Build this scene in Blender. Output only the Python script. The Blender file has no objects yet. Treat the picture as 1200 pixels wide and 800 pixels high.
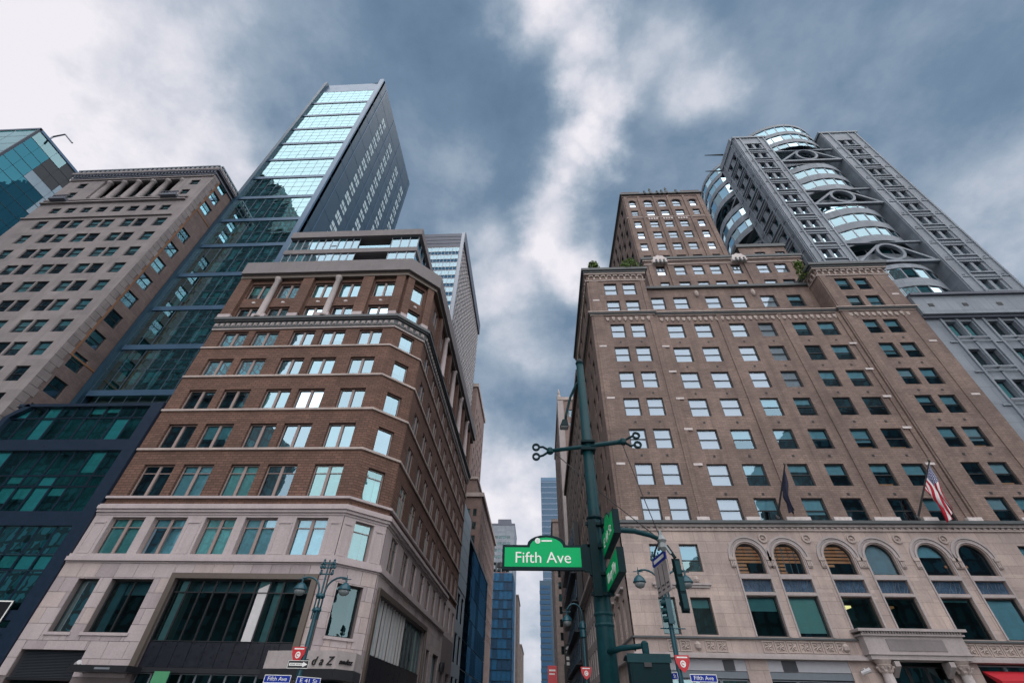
import bpy, bmesh, math, random
from mathutils import Vector, Matrix
random.seed(7)
S = bpy.context.scene
COL = S.collection

# ------------------------------------------------------------------ camera
FPX, PITCH, YAW, ROLL = 517.0, 0.713, -0.0665, 0.0262
cp, sp, cy, sy = math.cos(PITCH), math.sin(PITCH), math.cos(YAW), math.sin(YAW)
fw = Vector((sy*cp, cy*cp, sp)); rt0 = Vector((cy, -sy, 0)); up0 = rt0.cross(fw)
rt = rt0*math.cos(ROLL) + up0*math.sin(ROLL); up = up0*math.cos(ROLL) - rt0*math.sin(ROLL)
cam_d = bpy.data.cameras.new('camera'); cam = bpy.data.objects.new('camera', cam_d); COL.objects.link(cam)
cam_d.sensor_width = 36; cam_d.sensor_fit = 'HORIZONTAL'; cam_d.lens = FPX/1200*36
cam_d.clip_start = 0.1; cam_d.clip_end = 6000
M = Matrix((rt, up, -fw)).transposed().to_4x4(); M.translation = Vector((0, 0, 1.7)); cam.matrix_world = M
S.camera = cam
S.view_settings.view_transform = 'Standard'; S.view_settings.look = 'None'
S.view_settings.exposure = 0.65; S.view_settings.gamma = 1.0
try:
    S.cycles.max_bounces = 8; S.cycles.transparent_max_bounces = 12; S.cycles.glossy_bounces = 4
    S.cycles.diffuse_bounces = 3; S.cycles.caustics_reflective = False; S.cycles.caustics_refractive = False
except Exception: pass

# ------------------------------------------------------------------ sun + sky
SUN_EL, SUN_AZ = math.radians(42), math.radians(148)     # behind the camera, to the right
sd = bpy.data.lights.new('sun', 'SUN'); sun = bpy.data.objects.new('sun', sd); COL.objects.link(sun)
sd.energy = 2.35; sd.angle = math.radians(120); sd.color = (1.0, 0.975, 0.965)
sdir = Vector((math.sin(SUN_AZ)*math.cos(SUN_EL), math.cos(SUN_AZ)*math.cos(SUN_EL), math.sin(SUN_EL)))
sun.rotation_euler = sdir.to_track_quat('Z', 'Y').to_euler()

W = bpy.data.worlds.new('World'); S.world = W; W.use_nodes = True
class NT:
    """tiny node helper"""
    def __init__(s, nt): s.nt = nt
    def n(s, t, **k):
        nd = s.nt.nodes.new(t)
        for a, b in k.items():
            if a.startswith('i_'):
                key = a[2:]; key = int(key) if key.isdigit() else key.replace('_', ' ')
                if hasattr(b, 'is_output'): s.nt.links.new(b, nd.inputs[key])
                else: nd.inputs[key].default_value = b
            else: setattr(nd, a, b)
        return nd
    def math(s, op, a, b=0.0, clamp=False):
        nd = s.nt.nodes.new('ShaderNodeMath'); nd.operation = op; nd.use_clamp = clamp
        for i, v in enumerate((a, b)):
            if hasattr(v, 'is_output'): s.nt.links.new(v, nd.inputs[i])
            else: nd.inputs[i].default_value = v
        return nd.outputs[0]
    def vm(s, op, a, b=(0, 0, 0)):
        nd = s.nt.nodes.new('ShaderNodeVectorMath'); nd.operation = op
        for i, v in enumerate((a, b)):
            if hasattr(v, 'is_output'): s.nt.links.new(v, nd.inputs[i])
            else: nd.inputs[i].default_value = v
        return nd.outputs['Value'] if op in ('DOT_PRODUCT', 'LENGTH') else nd.outputs[0]
    def mix(s, f, a, b, mode='MIX'):
        nd = s.nt.nodes.new('ShaderNodeMix'); nd.data_type = 'RGBA'; nd.blend_type = mode
        for i, v in ((0, f), (6, a), (7, b)):
            if hasattr(v, 'is_output'): s.nt.links.new(v, nd.inputs[i])
            else: nd.inputs[i].default_value = (tuple(v)+(1,))[:4] if hasattr(v, '__len__') else v
        return nd.outputs[2]
    def ramp(s, f, stops, interp='LINEAR'):
        nd = s.nt.nodes.new('ShaderNodeValToRGB'); cr = nd.color_ramp; cr.interpolation = interp
        while len(cr.elements) < len(stops): cr.elements.new(0.5)
        for e, (p, c) in zip(cr.elements, stops):
            e.position = p; e.color = (tuple(c)+(1,))[:4] if hasattr(c, '__len__') else (c, c, c, 1)
        if hasattr(f, 'is_output'): s.nt.links.new(f, nd.inputs[0])
        return nd.outputs[0]

def pixdir(x, y):
    d = rt*(x-600) + up*(400-y) + fw*FPX
    return d.normalized()

w = NT(W.node_tree); W.node_tree.nodes.clear()
tc = w.n('ShaderNodeTexCoord')
D = w.vm('NORMALIZE', tc.outputs['Generated'])
sky = w.n('ShaderNodeTexSky', sky_type='NISHITA', sun_disc=False, sun_elevation=SUN_EL, sun_rotation=SUN_AZ)
STR = 0.1
# cloud deck seen from below: fbm noise in direction space (stretched near the horizon)
sep = w.n('ShaderNodeSeparateXYZ', i_Vector=D)
zc = w.math('MAXIMUM', sep.outputs[2], 0.06)
deck = w.n('ShaderNodeCombineXYZ', i_X=w.math('DIVIDE', sep.outputs[0], w.math('ADD', zc, 0.25)), i_Y=w.math('DIVIDE', sep.outputs[1], w.math('ADD', zc, 0.25)), i_Z=sep.outputs[2]).outputs[0]
nA = w.n('ShaderNodeTexNoise', i_Vector=deck, i_Scale=2.2, i_Detail=7.0, i_Roughness=0.55, i_Distortion=0.3)
nB = w.n('ShaderNodeTexNoise', i_Vector=w.vm('ADD', deck, (7.3, 1.7, 3.1)), i_Scale=4.5, i_Detail=8.0, i_Roughness=0.6, i_Distortion=0.5)
nW = w.n('ShaderNodeTexNoise', i_Vector=D, i_Scale=4.5, i_Detail=8.0, i_Roughness=0.58)
nF = w.n('ShaderNodeTexNoise', i_Vector=w.vm('MULTIPLY', D, (1.0, 1.0, 1.3)), i_Scale=5.5, i_Detail=9.0, i_Roughness=0.6, i_Distortion=0.15)
warp = w.vm('MULTIPLY', w.vm('SUBTRACT', nW.outputs['Color'], (0.5, 0.5, 0.5)), (0.22, 0.22, 0.22))
DW = w.vm('NORMALIZE', w.vm('ADD', D, warp))
# thin places in the deck, each by its direction and angular radius
HOLES = [(10, 60, .36, 1.1), (60, 190, .30, 1.1), (-100, 300, .5, 1.0), (150, 60, .20, .92), (200, 150, .22, .95), (275, 190, .14, .8), (120, 110, .24, 1.05), (255, 230, .15, .85), (-250, 0, .5, .9), (235, 40, .12, .6),
         (655, -20, .13, 1.0), (690, 50, .11, .88), (708, 120, .10, .92), (696, 172, .085, 1.0), (665, 215, .085, .72), (770, 60, .12, .52), (815, 110, .10, .52),
         (642, 262, .11, .85), (632, 294, .11, 1.1), (680, 100, .07, .95), (700, 150, .06, 1.0), (680, 195, .06, .95), (660, 225, .06, .85), (648, 245, .06, .85), (668, 308, .11, .95), (600, 335, .12, .66), (572, 345, .13, .58), (610, 395, .15, .5), (645, 420, .1, .36), (556, 290, .11, .46), (540, 200, .10, .32), (700, 400, .1, .5),
         (600, 565, .15, .95), (566, 600, .17, .95), (625, 600, .14, .9), (612, 660, .14, .85), (690, 600, .17, .8), (620, 745, .16, .7), (500, 560, .25, .8), (720, 700, .25, .6), (1010, 230, .15, .3), (1190, 290, .3, .55), (1100, 60, .25, .2), (900, 120, .12, .24)]
acc = None
for (px, py, r, a) in HOLES:
    dv = pixdir(px, py)
    dot = w.vm('DOT_PRODUCT', DW, tuple(dv))
    # gaussian-like falloff in angle: exp(-(1-dot)*2/r^2)
    g = w.math('MULTIPLY', w.math('POWER', 2.71828, w.math('MULTIPLY', w.math('SUBTRACT', dot, 1.0), 3.2/(r*r))), a)
    if acc is None: acc = g
    else:
        mx = w.n('ShaderNodeMath', operation='SMOOTH_MAX'); W.node_tree.links.new(acc, mx.inputs[0]); W.node_tree.links.new(g, mx.inputs[1]); mx.inputs[2].default_value = .2; acc = mx.outputs[0]
bk = w.ramp(w.math('MULTIPLY', sep.outputs[1], -1.0), [(0.0, 0.0), (0.16, 0.85), (1.0, 1.15)])     # unseen sky behind the camera brightened to light the facades and window reflections
hl = w.math('MAXIMUM', acc, bk)
thin = w.math('ADD', w.math('MULTIPLY', hl, w.math('ADD', 0.5, w.math('MULTIPLY', nF.outputs[0], 1.0))), w.math('MULTIPLY', w.math('SUBTRACT', nA.outputs[0], 0.44), 0.52))
thin = w.math('ADD', thin, w.math('ADD', w.math('MULTIPLY', w.math('SUBTRACT', nB.outputs[0], 0.5), 0.30), w.math('MULTIPLY', w.math('SUBTRACT', nF.outputs[0], 0.5), 0.22)))
nH = w.n('ShaderNodeTexNoise', i_Vector=w.vm('ADD', D, (3.1, 5.7, 1.9)), i_Scale=13.0, i_Detail=9.0, i_Roughness=0.62, i_Distortion=0.2)
thin = w.math('ADD', thin, w.math('MULTIPLY', w.math('SUBTRACT', nH.outputs[0], 0.5), w.math('ADD', 0.10, w.math('MULTIPLY', hl, 0.28))))
K = 1.0/STR
cl = w.ramp(thin, [(0.0, (.072, .117, .178)), (0.2, (.108, .162, .232)), (0.45, (.225, .275, .34)), (0.68, (.39, .41, .465)), (1.0, (.58, .56, .595))])
clK = w.vm('MULTIPLY', cl, (K, K, K))
skymix = w.mix(0.96, sky.outputs[0], clK)
bg = w.n('ShaderNodeBackground', i_Color=skymix, i_Strength=STR)
out = w.n('ShaderNodeOutputWorld', i_Surface=bg.outputs[0])

# ------------------------------------------------------------------ materials
MATS = {}
def new_mat(name):
    m = bpy.data.materials.new(name); m.use_nodes = True; m.node_tree.nodes.clear()
    return m, NT(m.node_tree)
def finish(t, sh): t.n('ShaderNodeOutputMaterial', i_Surface=sh)
def stone(name, col, var=0.18, course=None, bscale=0.25, rough=0.85, warm=None, streak=0.25, joint=0.75, alt=0.12, mscale=0.35):
    """masonry: metre UVs, optional courses (w,h) with mortar lines, mottling, rain streaks, bump"""
    m, t = new_mat(name)
    uv = t.n('ShaderNodeUVMap').outputs[0]
    geo = t.n('ShaderNodeTexCoord').outputs['Object']
    big = t.n('ShaderNodeTexNoise', i_Vector=geo, i_Scale=mscale, i_Detail=6.0, i_Roughness=0.65)
    fine = t.n('ShaderNodeTexNoise', i_Vector=geo, i_Scale=9.0, i_Detail=4.0, i_Roughness=0.7)
    st = t.n('ShaderNodeTexNoise', i_Vector=t.vm('MULTIPLY', uv, (1.6, 0.09, 1.0)), i_Scale=1.0, i_Detail=5.0, i_Roughness=0.7)
    c = Vector(col)
    base = t.mix(t.ramp(big.outputs[0], [(0.3, 0.0), (0.7, 1.0)]), tuple(c*(1-var)), tuple(Vector(warm) if warm else c*(1+var)))
    h = fine.outputs[0]
    if course:
        bt = t.n('ShaderNodeTexBrick', i_Vector=uv, i_Scale=1.0, i_Mortar_Size=course[2] if len(course) > 2 else 0.012, i_Brick_Width=course[0], i_Row_Height=course[1])
        bt.inputs['Color1'].default_value = (1-alt, 1-alt, 1-alt, 1); bt.inputs['Color2'].default_value = (1+alt, 1+alt, 1+alt, 1)
        bt.inputs['Mortar'].default_value = (joint, joint, joint, 1); bt.inputs['Bias'].default_value = 0.0
        base = t.mix(1.0, base, bt.outputs[0], 'MULTIPLY')
        pt = t.n('ShaderNodeTexBrick', i_Vector=uv, i_Scale=1.0, i_Mortar_Size=0.0, i_Brick_Width=2.3, i_Row_Height=1.3, offset=0.37)
        pt.inputs['Color1'].default_value = (.86, .86, .87, 1); pt.inputs['Color2'].default_value = (1.12, 1.11, 1.09, 1)
        base = t.mix(0.8, base, t.mix(1.0, base, pt.outputs[0], 'MULTIPLY'))
        h = t.math('SUBTRACT', t.math('MULTIPLY', fine.outputs[0], 0.4), bt.outputs['Fac'])
    base = t.mix(t.math('MULTIPLY', t.ramp(st.outputs[0], [(0.45, 0.0), (0.72, 1.0)]), streak), base, tuple(c*0.45))
    base = t.mix(0.22, base, t.mix(1.0, base, t.ramp(fine.outputs[0], [(0.25, 0.35), (0.75, 1.5)]), 'MULTIPLY'))
    bp = t.n('ShaderNodeBump', i_Strength=bscale, i_Distance=0.02, i_Height=h)
    p = t.n('ShaderNodeBsdfPrincipled', i_Base_Color=base, i_Roughness=rough, i_Normal=bp.outputs[0])
    finish(t, p.outputs[0]); MATS[name] = m; return m
def paint(name, col, rough=0.45, metal=0.0, var=0.12, scale=3.0, spec=0.5):
    m, t = new_mat(name)
    geo = t.n('ShaderNodeTexCoord').outputs['Object']
    nz = t.n('ShaderNodeTexNoise', i_Vector=geo, i_Scale=scale, i_Detail=6.0, i_Roughness=0.7)
    c = Vector(col)
    base = t.mix(nz.outputs[0], tuple(c*(1-var*1.6)), tuple(c*(1+var*1.6)))
    rr = t.math('ADD', t.math('MULTIPLY', nz.outputs[0], 0.25), rough-0.12, clamp=True)
    p = t.n('ShaderNodeBsdfPrincipled', i_Base_Color=base, i_Roughness=rr, i_Metallic=metal)
    p.inputs['Specular IOR Level'].default_value = spec
    finish(t, p.outputs[0]); MATS[name] = m; return m
def glass(name, tint, refl, gcol=(0.8, 0.95, 1.0), rough=0.01, wave=0.0, wscale=0.5):
    """thin window pane: tinted see-through with a coated mirror reflection rising at grazing angles"""
    m, t = new_mat(name)
    geo = t.n('ShaderNodeTexCoord').outputs['Object']
    args = {}
    if wave:
        nz = t.n('ShaderNodeTexNoise', i_Vector=geo, i_Scale=wscale, i_Detail=2.0)
        args['i_Normal'] = t.n('ShaderNodeBump', i_Strength=1.0, i_Distance=wave, i_Height=nz.outputs[0]).outputs[0]
    fr = t.n('ShaderNodeFresnel', i_IOR=1.5)
    fac = t.math('ADD', t.math('MULTIPLY', fr.outputs[0], 1.0-refl), refl, clamp=True)
    g = t.n('ShaderNodeBsdfGlossy', i_Color=tuple(gcol)+(1,), i_Roughness=rough, **args)
    tr = t.n('ShaderNodeBsdfTransparent', i_Color=tuple(tint)+(1,))
    mx = t.n('ShaderNodeMixShader', i_Fac=fac, i_1=tr.outputs[0], i_2=g.outputs[0])
    finish(t, mx.outputs[0]); MATS[name] = m; return m
def emit(name, col, st, scale=4.0):
    m, t = new_mat(name)
    geo = t.n('ShaderNodeTexCoord').outputs['Object']
    nz = t.n('ShaderNodeTexNoise', i_Vector=geo, i_Scale=scale, i_Detail=3.0)
    c = t.mix(nz.outputs[0], tuple(Vector(col)*0.8), tuple(Vector(col)*1.2))
    p = t.n('ShaderNodeBsdfPrincipled', i_Base_Color=c, i_Roughness=0.6, i_Emission_Color=c, i_Emission_Strength=st)
    finish(t, p.outputs[0]); MATS[name] = m; return m

stone('brick_brown', (.155, .086, .064), var=.16, course=(.6, .23, .03), bscale=.6, joint=.52, alt=.18, streak=.25)
stone('lime_mauve_dark', (.38, .33, .34), var=.14, streak=.4, bscale=.15)
stone('lime_mauve_warm', (.46, .39, .375), var=.12, streak=.3, bscale=.15)
stone('lime_mauve', (.45, .395, .40), var=.10, streak=.22, bscale=.12)
stone('lime_joint', (.20, .17, .17), var=.1)
stone('brick_rose', (.215, .157, .136), var=.2, warm=(.305, .224, .193), course=(.42, .16, .018), bscale=.6, joint=.74, alt=.15, streak=.55, mscale=.2)
stone('lime_pink', (.42, .352, .33), var=.17, warm=(.52, .42, .378), course=(1.5, .74, .014), joint=.66, alt=.09, streak=.42, bscale=.25)
stone('lime_grey', (.40, .36, .355), var=.12, streak=.3)
stone('terracotta_trim', (.44, .375, .345), var=.2, streak=.4)
stone('stone_taupe', (.236, .215, .219), var=.13, course=(1.6, .85, .01), joint=.8, alt=.05, streak=.35)
stone('brick_orange', (.24, .12, .06), var=.15)
stone('brick_dull', (.17, .13, .125), var=.15, course=(.5, .16, .015), alt=.12, streak=.3)
stone('granite_grey', (.225, .265, .31), var=.09, course=(2.0, 1.78, .016), joint=.55, alt=.08, streak=.32, bscale=.1, rough=.6)
stone('granite_dark', (.10, .115, .15), var=.1, streak=.1, rough=.6)
stone('roof_grey', (.20, .185, .19), var=.12, streak=.2)
stone('tan_brick', (.25, .18, .16), var=.12, course=(.6, .2, .02), alt=.1)
stone('brown_grey', (.19, .155, .14), var=.15, course=(.6, .2, .02), alt=.1)
stone('rust_brick', (.22, .10, .075), var=.15)
stone('concrete', (.28, .28, .29), var=.12)
stone('asphalt', (.05, .05, .052), var=.2)
stone('pavement', (.26, .255, .25), var=.15, course=(1.5, 1.5, .02), joint=.6)
paint('white_line', (.75, .75, .72), rough=.7)
paint('frieze_green', (.085, .098, .104), rough=.6, var=.2)
paint('black_metal', (.012, .014, .018), rough=.4)
paint('navy_metal', (.010, .022, .045), rough=.32, var=.2)
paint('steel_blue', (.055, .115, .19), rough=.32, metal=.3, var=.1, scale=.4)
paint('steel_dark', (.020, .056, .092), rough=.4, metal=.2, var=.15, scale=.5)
paint('steel_pale', (.10, .15, .22), rough=.4, metal=.3)
paint('bronze', (.12, .10, .085), rough=.45, metal=.3)
paint('alu_white', (.55, .55, .56), rough=.45)
paint('alu_grey', (.25, .28, .32), rough=.4, metal=.4)
paint('mullion_stone', (.30, .235, .22), rough=.7)
paint('sash_dark', (.02, .024, .028), rough=.5)
paint('pole_green', (.002, .038, .047), rough=.45, var=.35, scale=6, spec=.2)
paint('pole_dark', (.0012, .017, .022), rough=.5, var=.35, scale=6, spec=.12)
paint('lamp_teal', (.004, .062, .088), rough=.38, var=.2, scale=8)
paint('lamp_globe', (.20, .235, .245), rough=.3)
paint('sign_green', (.0, .40, .13), rough=.5, var=.06, spec=.15)
paint('sign_white', (.80, .82, .80), rough=.4, var=.04)
paint('sign_blue', (.006, .03, .30), rough=.5, var=.08, spec=.2)
paint('sign_red', (.52, .018, .03), rough=.35, var=.08)
paint('sign_black', (.008, .009, .012), rough=.4)
paint('cable', (.03, .03, .035), rough=.6)
paint('blind_glass', (.50, .62, .66), rough=.2, var=.2, scale=.6)
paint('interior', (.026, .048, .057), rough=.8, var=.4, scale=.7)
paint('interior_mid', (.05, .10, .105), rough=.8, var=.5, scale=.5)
paint('blind_white', (.80, .80, .80), rough=.8, var=.05, scale=1.2)
paint('blind_teal', (.50, .70, .74), rough=.8, var=.12, scale=1.2)
paint('blind_green', (.42, .62, .50), rough=.8, var=.08, scale=1.2)
paint('curtain', (.36, .56, .56), rough=.85, var=.3, scale=1.8)
paint('louvre', (.028, .035, .045), rough=.5)
paint('spandrel_navy', (.011, .013, .021), rough=.3, var=.3)
paint('awning_grey', (.16, .19, .22), rough=.7)
paint('awning_pale', (.38, .39, .43), rough=.7)
paint('awning_red', (.42, .008, .02), rough=.7)
paint('flag_navy', (.006, .010, .035), rough=.8, var=.3)
paint('netting', (.003, .105, .235), rough=.6, var=.45, scale=.8)
paint('netting_dark', (.002, .055, .13), rough=.6, var=.4, scale=.8)
paint('pale_panel', (.22, .30, .36), rough=.35, var=.2, scale=.3)
paint('banner_green', (.06, .27, .13), rough=.6)
paint('white_grid', (.52, .47, .47), rough=.5, var=.08)
paint('foliage', (.085, .16, .02), rough=.7, var=.5, scale=7)
paint('twig', (.05, .035, .02), rough=.9)
paint('wood_orange', (.45, .16, .05), rough=.6)
paint('shell_white', (.60, .55, .54), rough=.8, var=.3, scale=5)
paint('panel_blue', (.045, .085, .14), rough=.25, var=.7, scale=1.6)
paint('bronze_relief', (.10, .13, .17), rough=.4, var=.4)
paint('signal_lens', (.25, .27, .28), rough=.2)
emit('glowing_wood', (.50, .19, .085), .33, 2.5)  # wood with a glow of its own in place of room light
emit('lit_lamp', (1.0, .62, .25), 1.6)
# panes
glass('pane_clear', (.62, .84, .92), .17, (.52, .78, .94), wave=.004, wscale=.8)
glass('pane_sky', (.46, .74, .78), .34, (.52, .75, .87), wave=.004, wscale=.8)
glass('pane_bright', (.74, .82, .88), .17, (.66, .82, .98), wave=.003, wscale=.8)
glass('pane_teal', (.50, .80, .82), .20, (.6, .92, .97), wave=.006, wscale=.7)
glass('pane_tower', (.24, .66, .68), .47, (.50, .75, .80), wave=.010, wscale=.45)
glass('pane_podium', (.30, .76, .78), .24, (.35, .80, .86), wave=.010, wscale=.5)
glass('pane_drum', (.25, .56, .62), .36, (.52, .75, .84), wave=.004, wscale=.5)
glass('pane_dark', (.34, .54, .55), .07, (.6, .9, .95), wave=.004, wscale=.8)
glass('pane_far', (.02, .08, .12), .35, (.11, .18, .26), wave=.01, wscale=.3)
glass('pane_blue', (.03, .22, .28), .24, (.10, .38, .50), wave=.01, wscale=.3)
glass('pane_navy', (.03, .10, .16), .06, (.018, .05, .085), wave=.01, wscale=.3)

# ------------------------------------------------------------------ mesh builder
def wloc(o):
    v = Vector((0, 0, 0))
    while o is not None: v = v + o.location; o = o.parent
    return v
class MB:
    def __init__(s): s.v = []; s.f = []; s.uv = None
    def add(s, pts):
        i = len(s.v); s.v.extend(tuple(p) for p in pts); return i
    def poly(s, pts):
        i = s.add(pts); s.f.append(tuple(range(i, i+len(pts))))
    def prism(s, a, b):
        """a and b: two equal rings of points; closed solid between them"""
        n = len(a); i = s.add(a); j = s.add(b)
        s.f.append(tuple(i+k for k in reversed(range(n)))); s.f.append(tuple(j+k for k in range(n)))
        for k in range(n): s.f.append((i+k, i+(k+1) % n, j+(k+1) % n, j+k))
    def box(s, x0, x1, y0, y1, z0, z1):
        s.prism([(x0, y0, z0), (x1, y0, z0), (x1, y1, z0), (x0, y1, z0)], [(x0, y0, z1), (x1, y0, z1), (x1, y1, z1), (x0, y1, z1)])
    def tube(s, pts, r, n=8):
        pts = [Vector(p) for p in pts]; rs = r if hasattr(r, '__len__') else [r]*len(pts)
        rings = []; prev = None
        for i, p in enumerate(pts):
            d = (pts[min(i+1, len(pts)-1)]-pts[max(i-1, 0)]).normalized()
            if prev is None: prev = Vector((0, 0, 1)).cross(d) if abs(d.z) < .9 else Vector((1, 0, 0)).cross(d)
            a = (prev - d*prev.dot(d)).normalized(); prev = a; b = d.cross(a)
            rings.append(s.add([p+(a*math.cos(2*math.pi*k/n)+b*math.sin(2*math.pi*k/n))*rs[i] for k in range(n)]))
        for i in range(len(rings)-1):
            for k in range(n): s.f.append((rings[i]+k, rings[i]+(k+1) % n, rings[i+1]+(k+1) % n, rings[i+1]+k))
        s.f.append(tuple(rings[0]+k for k in reversed(range(n)))); s.f.append(tuple(rings[-1]+k for k in range(n)))
    def lathe(s, c, prof, n=14):
        c = Vector(c); s.tube_rings([(c+Vector((0, 0, z)), r) for r, z in prof], n)
    def tube_rings(s, pr, n):
        rings = [s.add([p+Vector((math.cos(2*math.pi*k/n)*r, math.sin(2*math.pi*k/n)*r, 0)) for k in range(n)]) for p, r in pr]
        for i in range(len(rings)-1):
            for k in range(n): s.f.append((rings[i]+k, rings[i]+(k+1) % n, rings[i+1]+(k+1) % n, rings[i+1]+k))
        s.f.append(tuple(rings[0]+k for k in reversed(range(n)))); s.f.append(tuple(rings[-1]+k for k in range(n)))
    def ring(s, c, ax1, ax2, r, w, d, n=24, a0=0.0, a1=2*math.pi):
        """flat ring (rectangular section): centre c, plane axes ax1 ax2, radius r, radial width w, depth d along the normal"""
        c = Vector(c); A = Vector(ax1); B = Vector(ax2); N = A.cross(B)
        full = abs(a1-a0-2*math.pi) < 1e-6; m = n if full else n+1; idx = []
        for k in range(m):
            t = a0+(a1-a0)*k/n; e = A*math.cos(t)+B*math.sin(t)
            idx.append(s.add([c+e*(r-w/2)-N*d/2, c+e*(r+w/2)-N*d/2, c+e*(r+w/2)+N*d/2, c+e*(r-w/2)+N*d/2]))
        for k in range(n):
            i, j = idx[k], idx[(k+1) % m]
            for q in range(4): s.f.append((i+q, i+(q+1) % 4, j+(q+1) % 4, j+q))
        if not full:
            s.f.append(tuple(idx[0]+q for q in (3, 2, 1, 0))); s.f.append(tuple(idx[-1]+q for q in range(4)))
    def band(s, path, z0, z1, din, dout, side=1, closed=False):
        """moulding swept along a 2-D path with mitred corners; dout to the outside"""
        P = [Vector((p[0], p[1])) for p in path]; n = len(P)
        def off(i, d):
            segs = []
            for a, b in ((i-1, i), (i, i+1)):
                if 0 <= a and b < n:
                    t = (P[b]-P[a]).normalized(); segs.append(Vector((t.y, -t.x))*side)
            if len(segs) == 1: return P[i]+segs[0]*d
            m = (segs[0]+segs[1]).normalized(); return P[i]+m*(d/max(.3, m.dot(segs[0])))
        ri = []
        for i in range(n):
            a = off(i, -din); b = off(i, dout)
            ri.append(s.add([(a.x, a.y, z0), (b.x, b.y, z0), (b.x, b.y, z1), (a.x, a.y, z1)]))
        for i in range(n-1):
            for q in range(4): s.f.append((ri[i]+q, ri[i]+(q+1) % 4, ri[i+1]+(q+1) % 4, ri[i+1]+q))
        s.f.append(tuple(ri[0]+q for q in (3, 2, 1, 0))); s.f.append(tuple(ri[-1]+q for q in range(4)))
    def mesh(s, name, mat, off=(0, 0, 0), smooth=False):
        ox, oy, oz = off
        me = bpy.data.meshes.new(name)
        me.from_pydata([(x-ox, y-oy, z-oz) for x, y, z in s.v], [], s.f)
        bm = bmesh.new(); bm.from_mesh(me); bmesh.ops.recalc_face_normals(bm, faces=bm.faces[:])
        if s.uv is None:
            lay = bm.loops.layers.uv.new('UVMap')
            for f in bm.faces:
                n = f.normal; ax = max(range(3), key=lambda k: abs(n[k]))
                for l in f.loops:
                    x, y, z = l.vert.co.x+ox, l.vert.co.y+oy, l.vert.co.z+oz
                    if abs(n.z) > .8: l[lay].uv = (x, y)
                    else:
                        h = math.hypot(n.x, n.y) or 1; l[lay].uv = ((-n.y*x+n.x*y)/h, z)
        else:
            lay = bm.loops.layers.uv.new('UVMap'); bm.verts.ensure_lookup_table()
            for f in bm.faces:
                for l in f.loops: l[lay].uv = s.uv[l.vert.index]
        bm.to_mesh(me); bm.free()
        if smooth:
            for p in me.polygons: p.use_smooth = True
        me.materials.append(MATS[mat]); return me
    def build(s, name, mat, parent=None, smooth=False, kind=None, label=None, origin=None):
        o0 = wloc(parent) if parent is not None else Vector(origin or (0, 0, 0))
        me = s.mesh(name, mat, tuple(o0), smooth); ob = bpy.data.objects.new(name, me); COL.objects.link(ob)
        if parent is not None: ob.parent = parent
        else: ob.location = o0
        if kind: ob['kind'] = kind
        if label: ob['label'] = label
        return ob
def split_build(mb, name, mat, parent, smooth=False, label=None):
    """every loose piece of the builder becomes an object of its own"""
    par = list(range(len(mb.v)))
    def find(a):
        while par[a] != a: par[a] = par[par[a]]; a = par[a]
        return a
    for f in mb.f:
        for k in f[1:]: par[find(k)] = find(f[0])
    grp = {}
    for f in mb.f: grp.setdefault(find(f[0]), []).append(f)
    for fs in grp.values():
        m = MB(); ids = sorted(set(i for f in fs for i in f)); mp = {i: k for k, i in enumerate(ids)}
        m.v = [mb.v[i] for i in ids]; m.f = [tuple(mp[i] for i in f) for f in fs]
        m.build(name, mat, parent, smooth, label=label)
def thing(name, label, cat, loc, group=None):
    o = bpy.data.objects.new(name, None); COL.objects.link(o); o.location = loc; o.empty_display_size = .3
    o['label'] = label; o['category'] = cat
    if group: o['group'] = group
    return o
def tag(o, label, cat, group=None):
    o['label'] = label; o['category'] = cat
    if group: o['group'] = group
    return o
def link(name, me, parent, loc=(0, 0, 0), rz=0.0, label=None):
    o = bpy.data.objects.new(name, me); COL.objects.link(o); o.parent = parent; o.location = loc
    if rz: o.rotation_euler = (0, 0, rz)
    if label: o['label'] = label
    return o

class Face:
    """a facade: u runs along U, v is height, n points out of the wall"""
    def __init__(s, O, U, N): s.O = Vector(O); s.U = Vector(U).normalized(); s.N = Vector(N).normalized(); s.rz = math.atan2(s.N.x, -s.N.y)
    def P(s, u, v, n=0.0): return s.O + s.U*u + s.N*n + Vector((0, 0, v))
    def box(s, mb, u0, u1, v0, v1, n0, n1):
        mb.prism([s.P(u0, v0, n0), s.P(u1, v0, n0), s.P(u1, v0, n1), s.P(u0, v0, n1)], [s.P(u0, v1, n0), s.P(u1, v1, n0), s.P(u1, v1, n1), s.P(u0, v1, n1)])
    def quad(s, mb, u0, u1, v0, v1, n): mb.poly([s.P(u0, v0, n), s.P(u1, v0, n), s.P(u1, v1, n), s.P(u0, v1, n)])
    def wall(s, mb, u0, u1, v0, v1, ops, depth=.3, n=0.0):
        ops = [(max(a, u0), min(b, u1), max(c, v0), min(d, v1)) for a, b, c, d in ops if b > u0 and a < u1 and d > v0 and c < v1]
        vs = sorted(set([v0, v1]+[round(x, 4) for o in ops for x in o[2:]]))
        for c, d in zip(vs, vs[1:]):
            if d-c < 1e-4: continue
            m = (c+d)/2; hs = sorted([(a, b) for a, b, e, f in ops if e < m < f]); x = u0
            for a, b in hs:
                if a > x+1e-4: s.quad(mb, x, a, c, d, n)
                x = max(x, b)
            if u1 > x+1e-4: s.quad(mb, x, u1, c, d, n)
        for a, b, c, d in ops:
            mb.poly([s.P(a, c, n), s.P(b, c, n), s.P(b, c, n-depth), s.P(a, c, n-depth)])
            mb.poly([s.P(a, d, n), s.P(b, d, n), s.P(b, d, n-depth), s.P(a, d, n-depth)])
            mb.poly([s.P(a, c, n), s.P(a, d, n), s.P(a, d, n-depth), s.P(a, c, n-depth)])
            mb.poly([s.P(b, c, n), s.P(b, d, n), s.P(b, d, n-depth), s.P(b, c, n-depth)])

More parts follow.
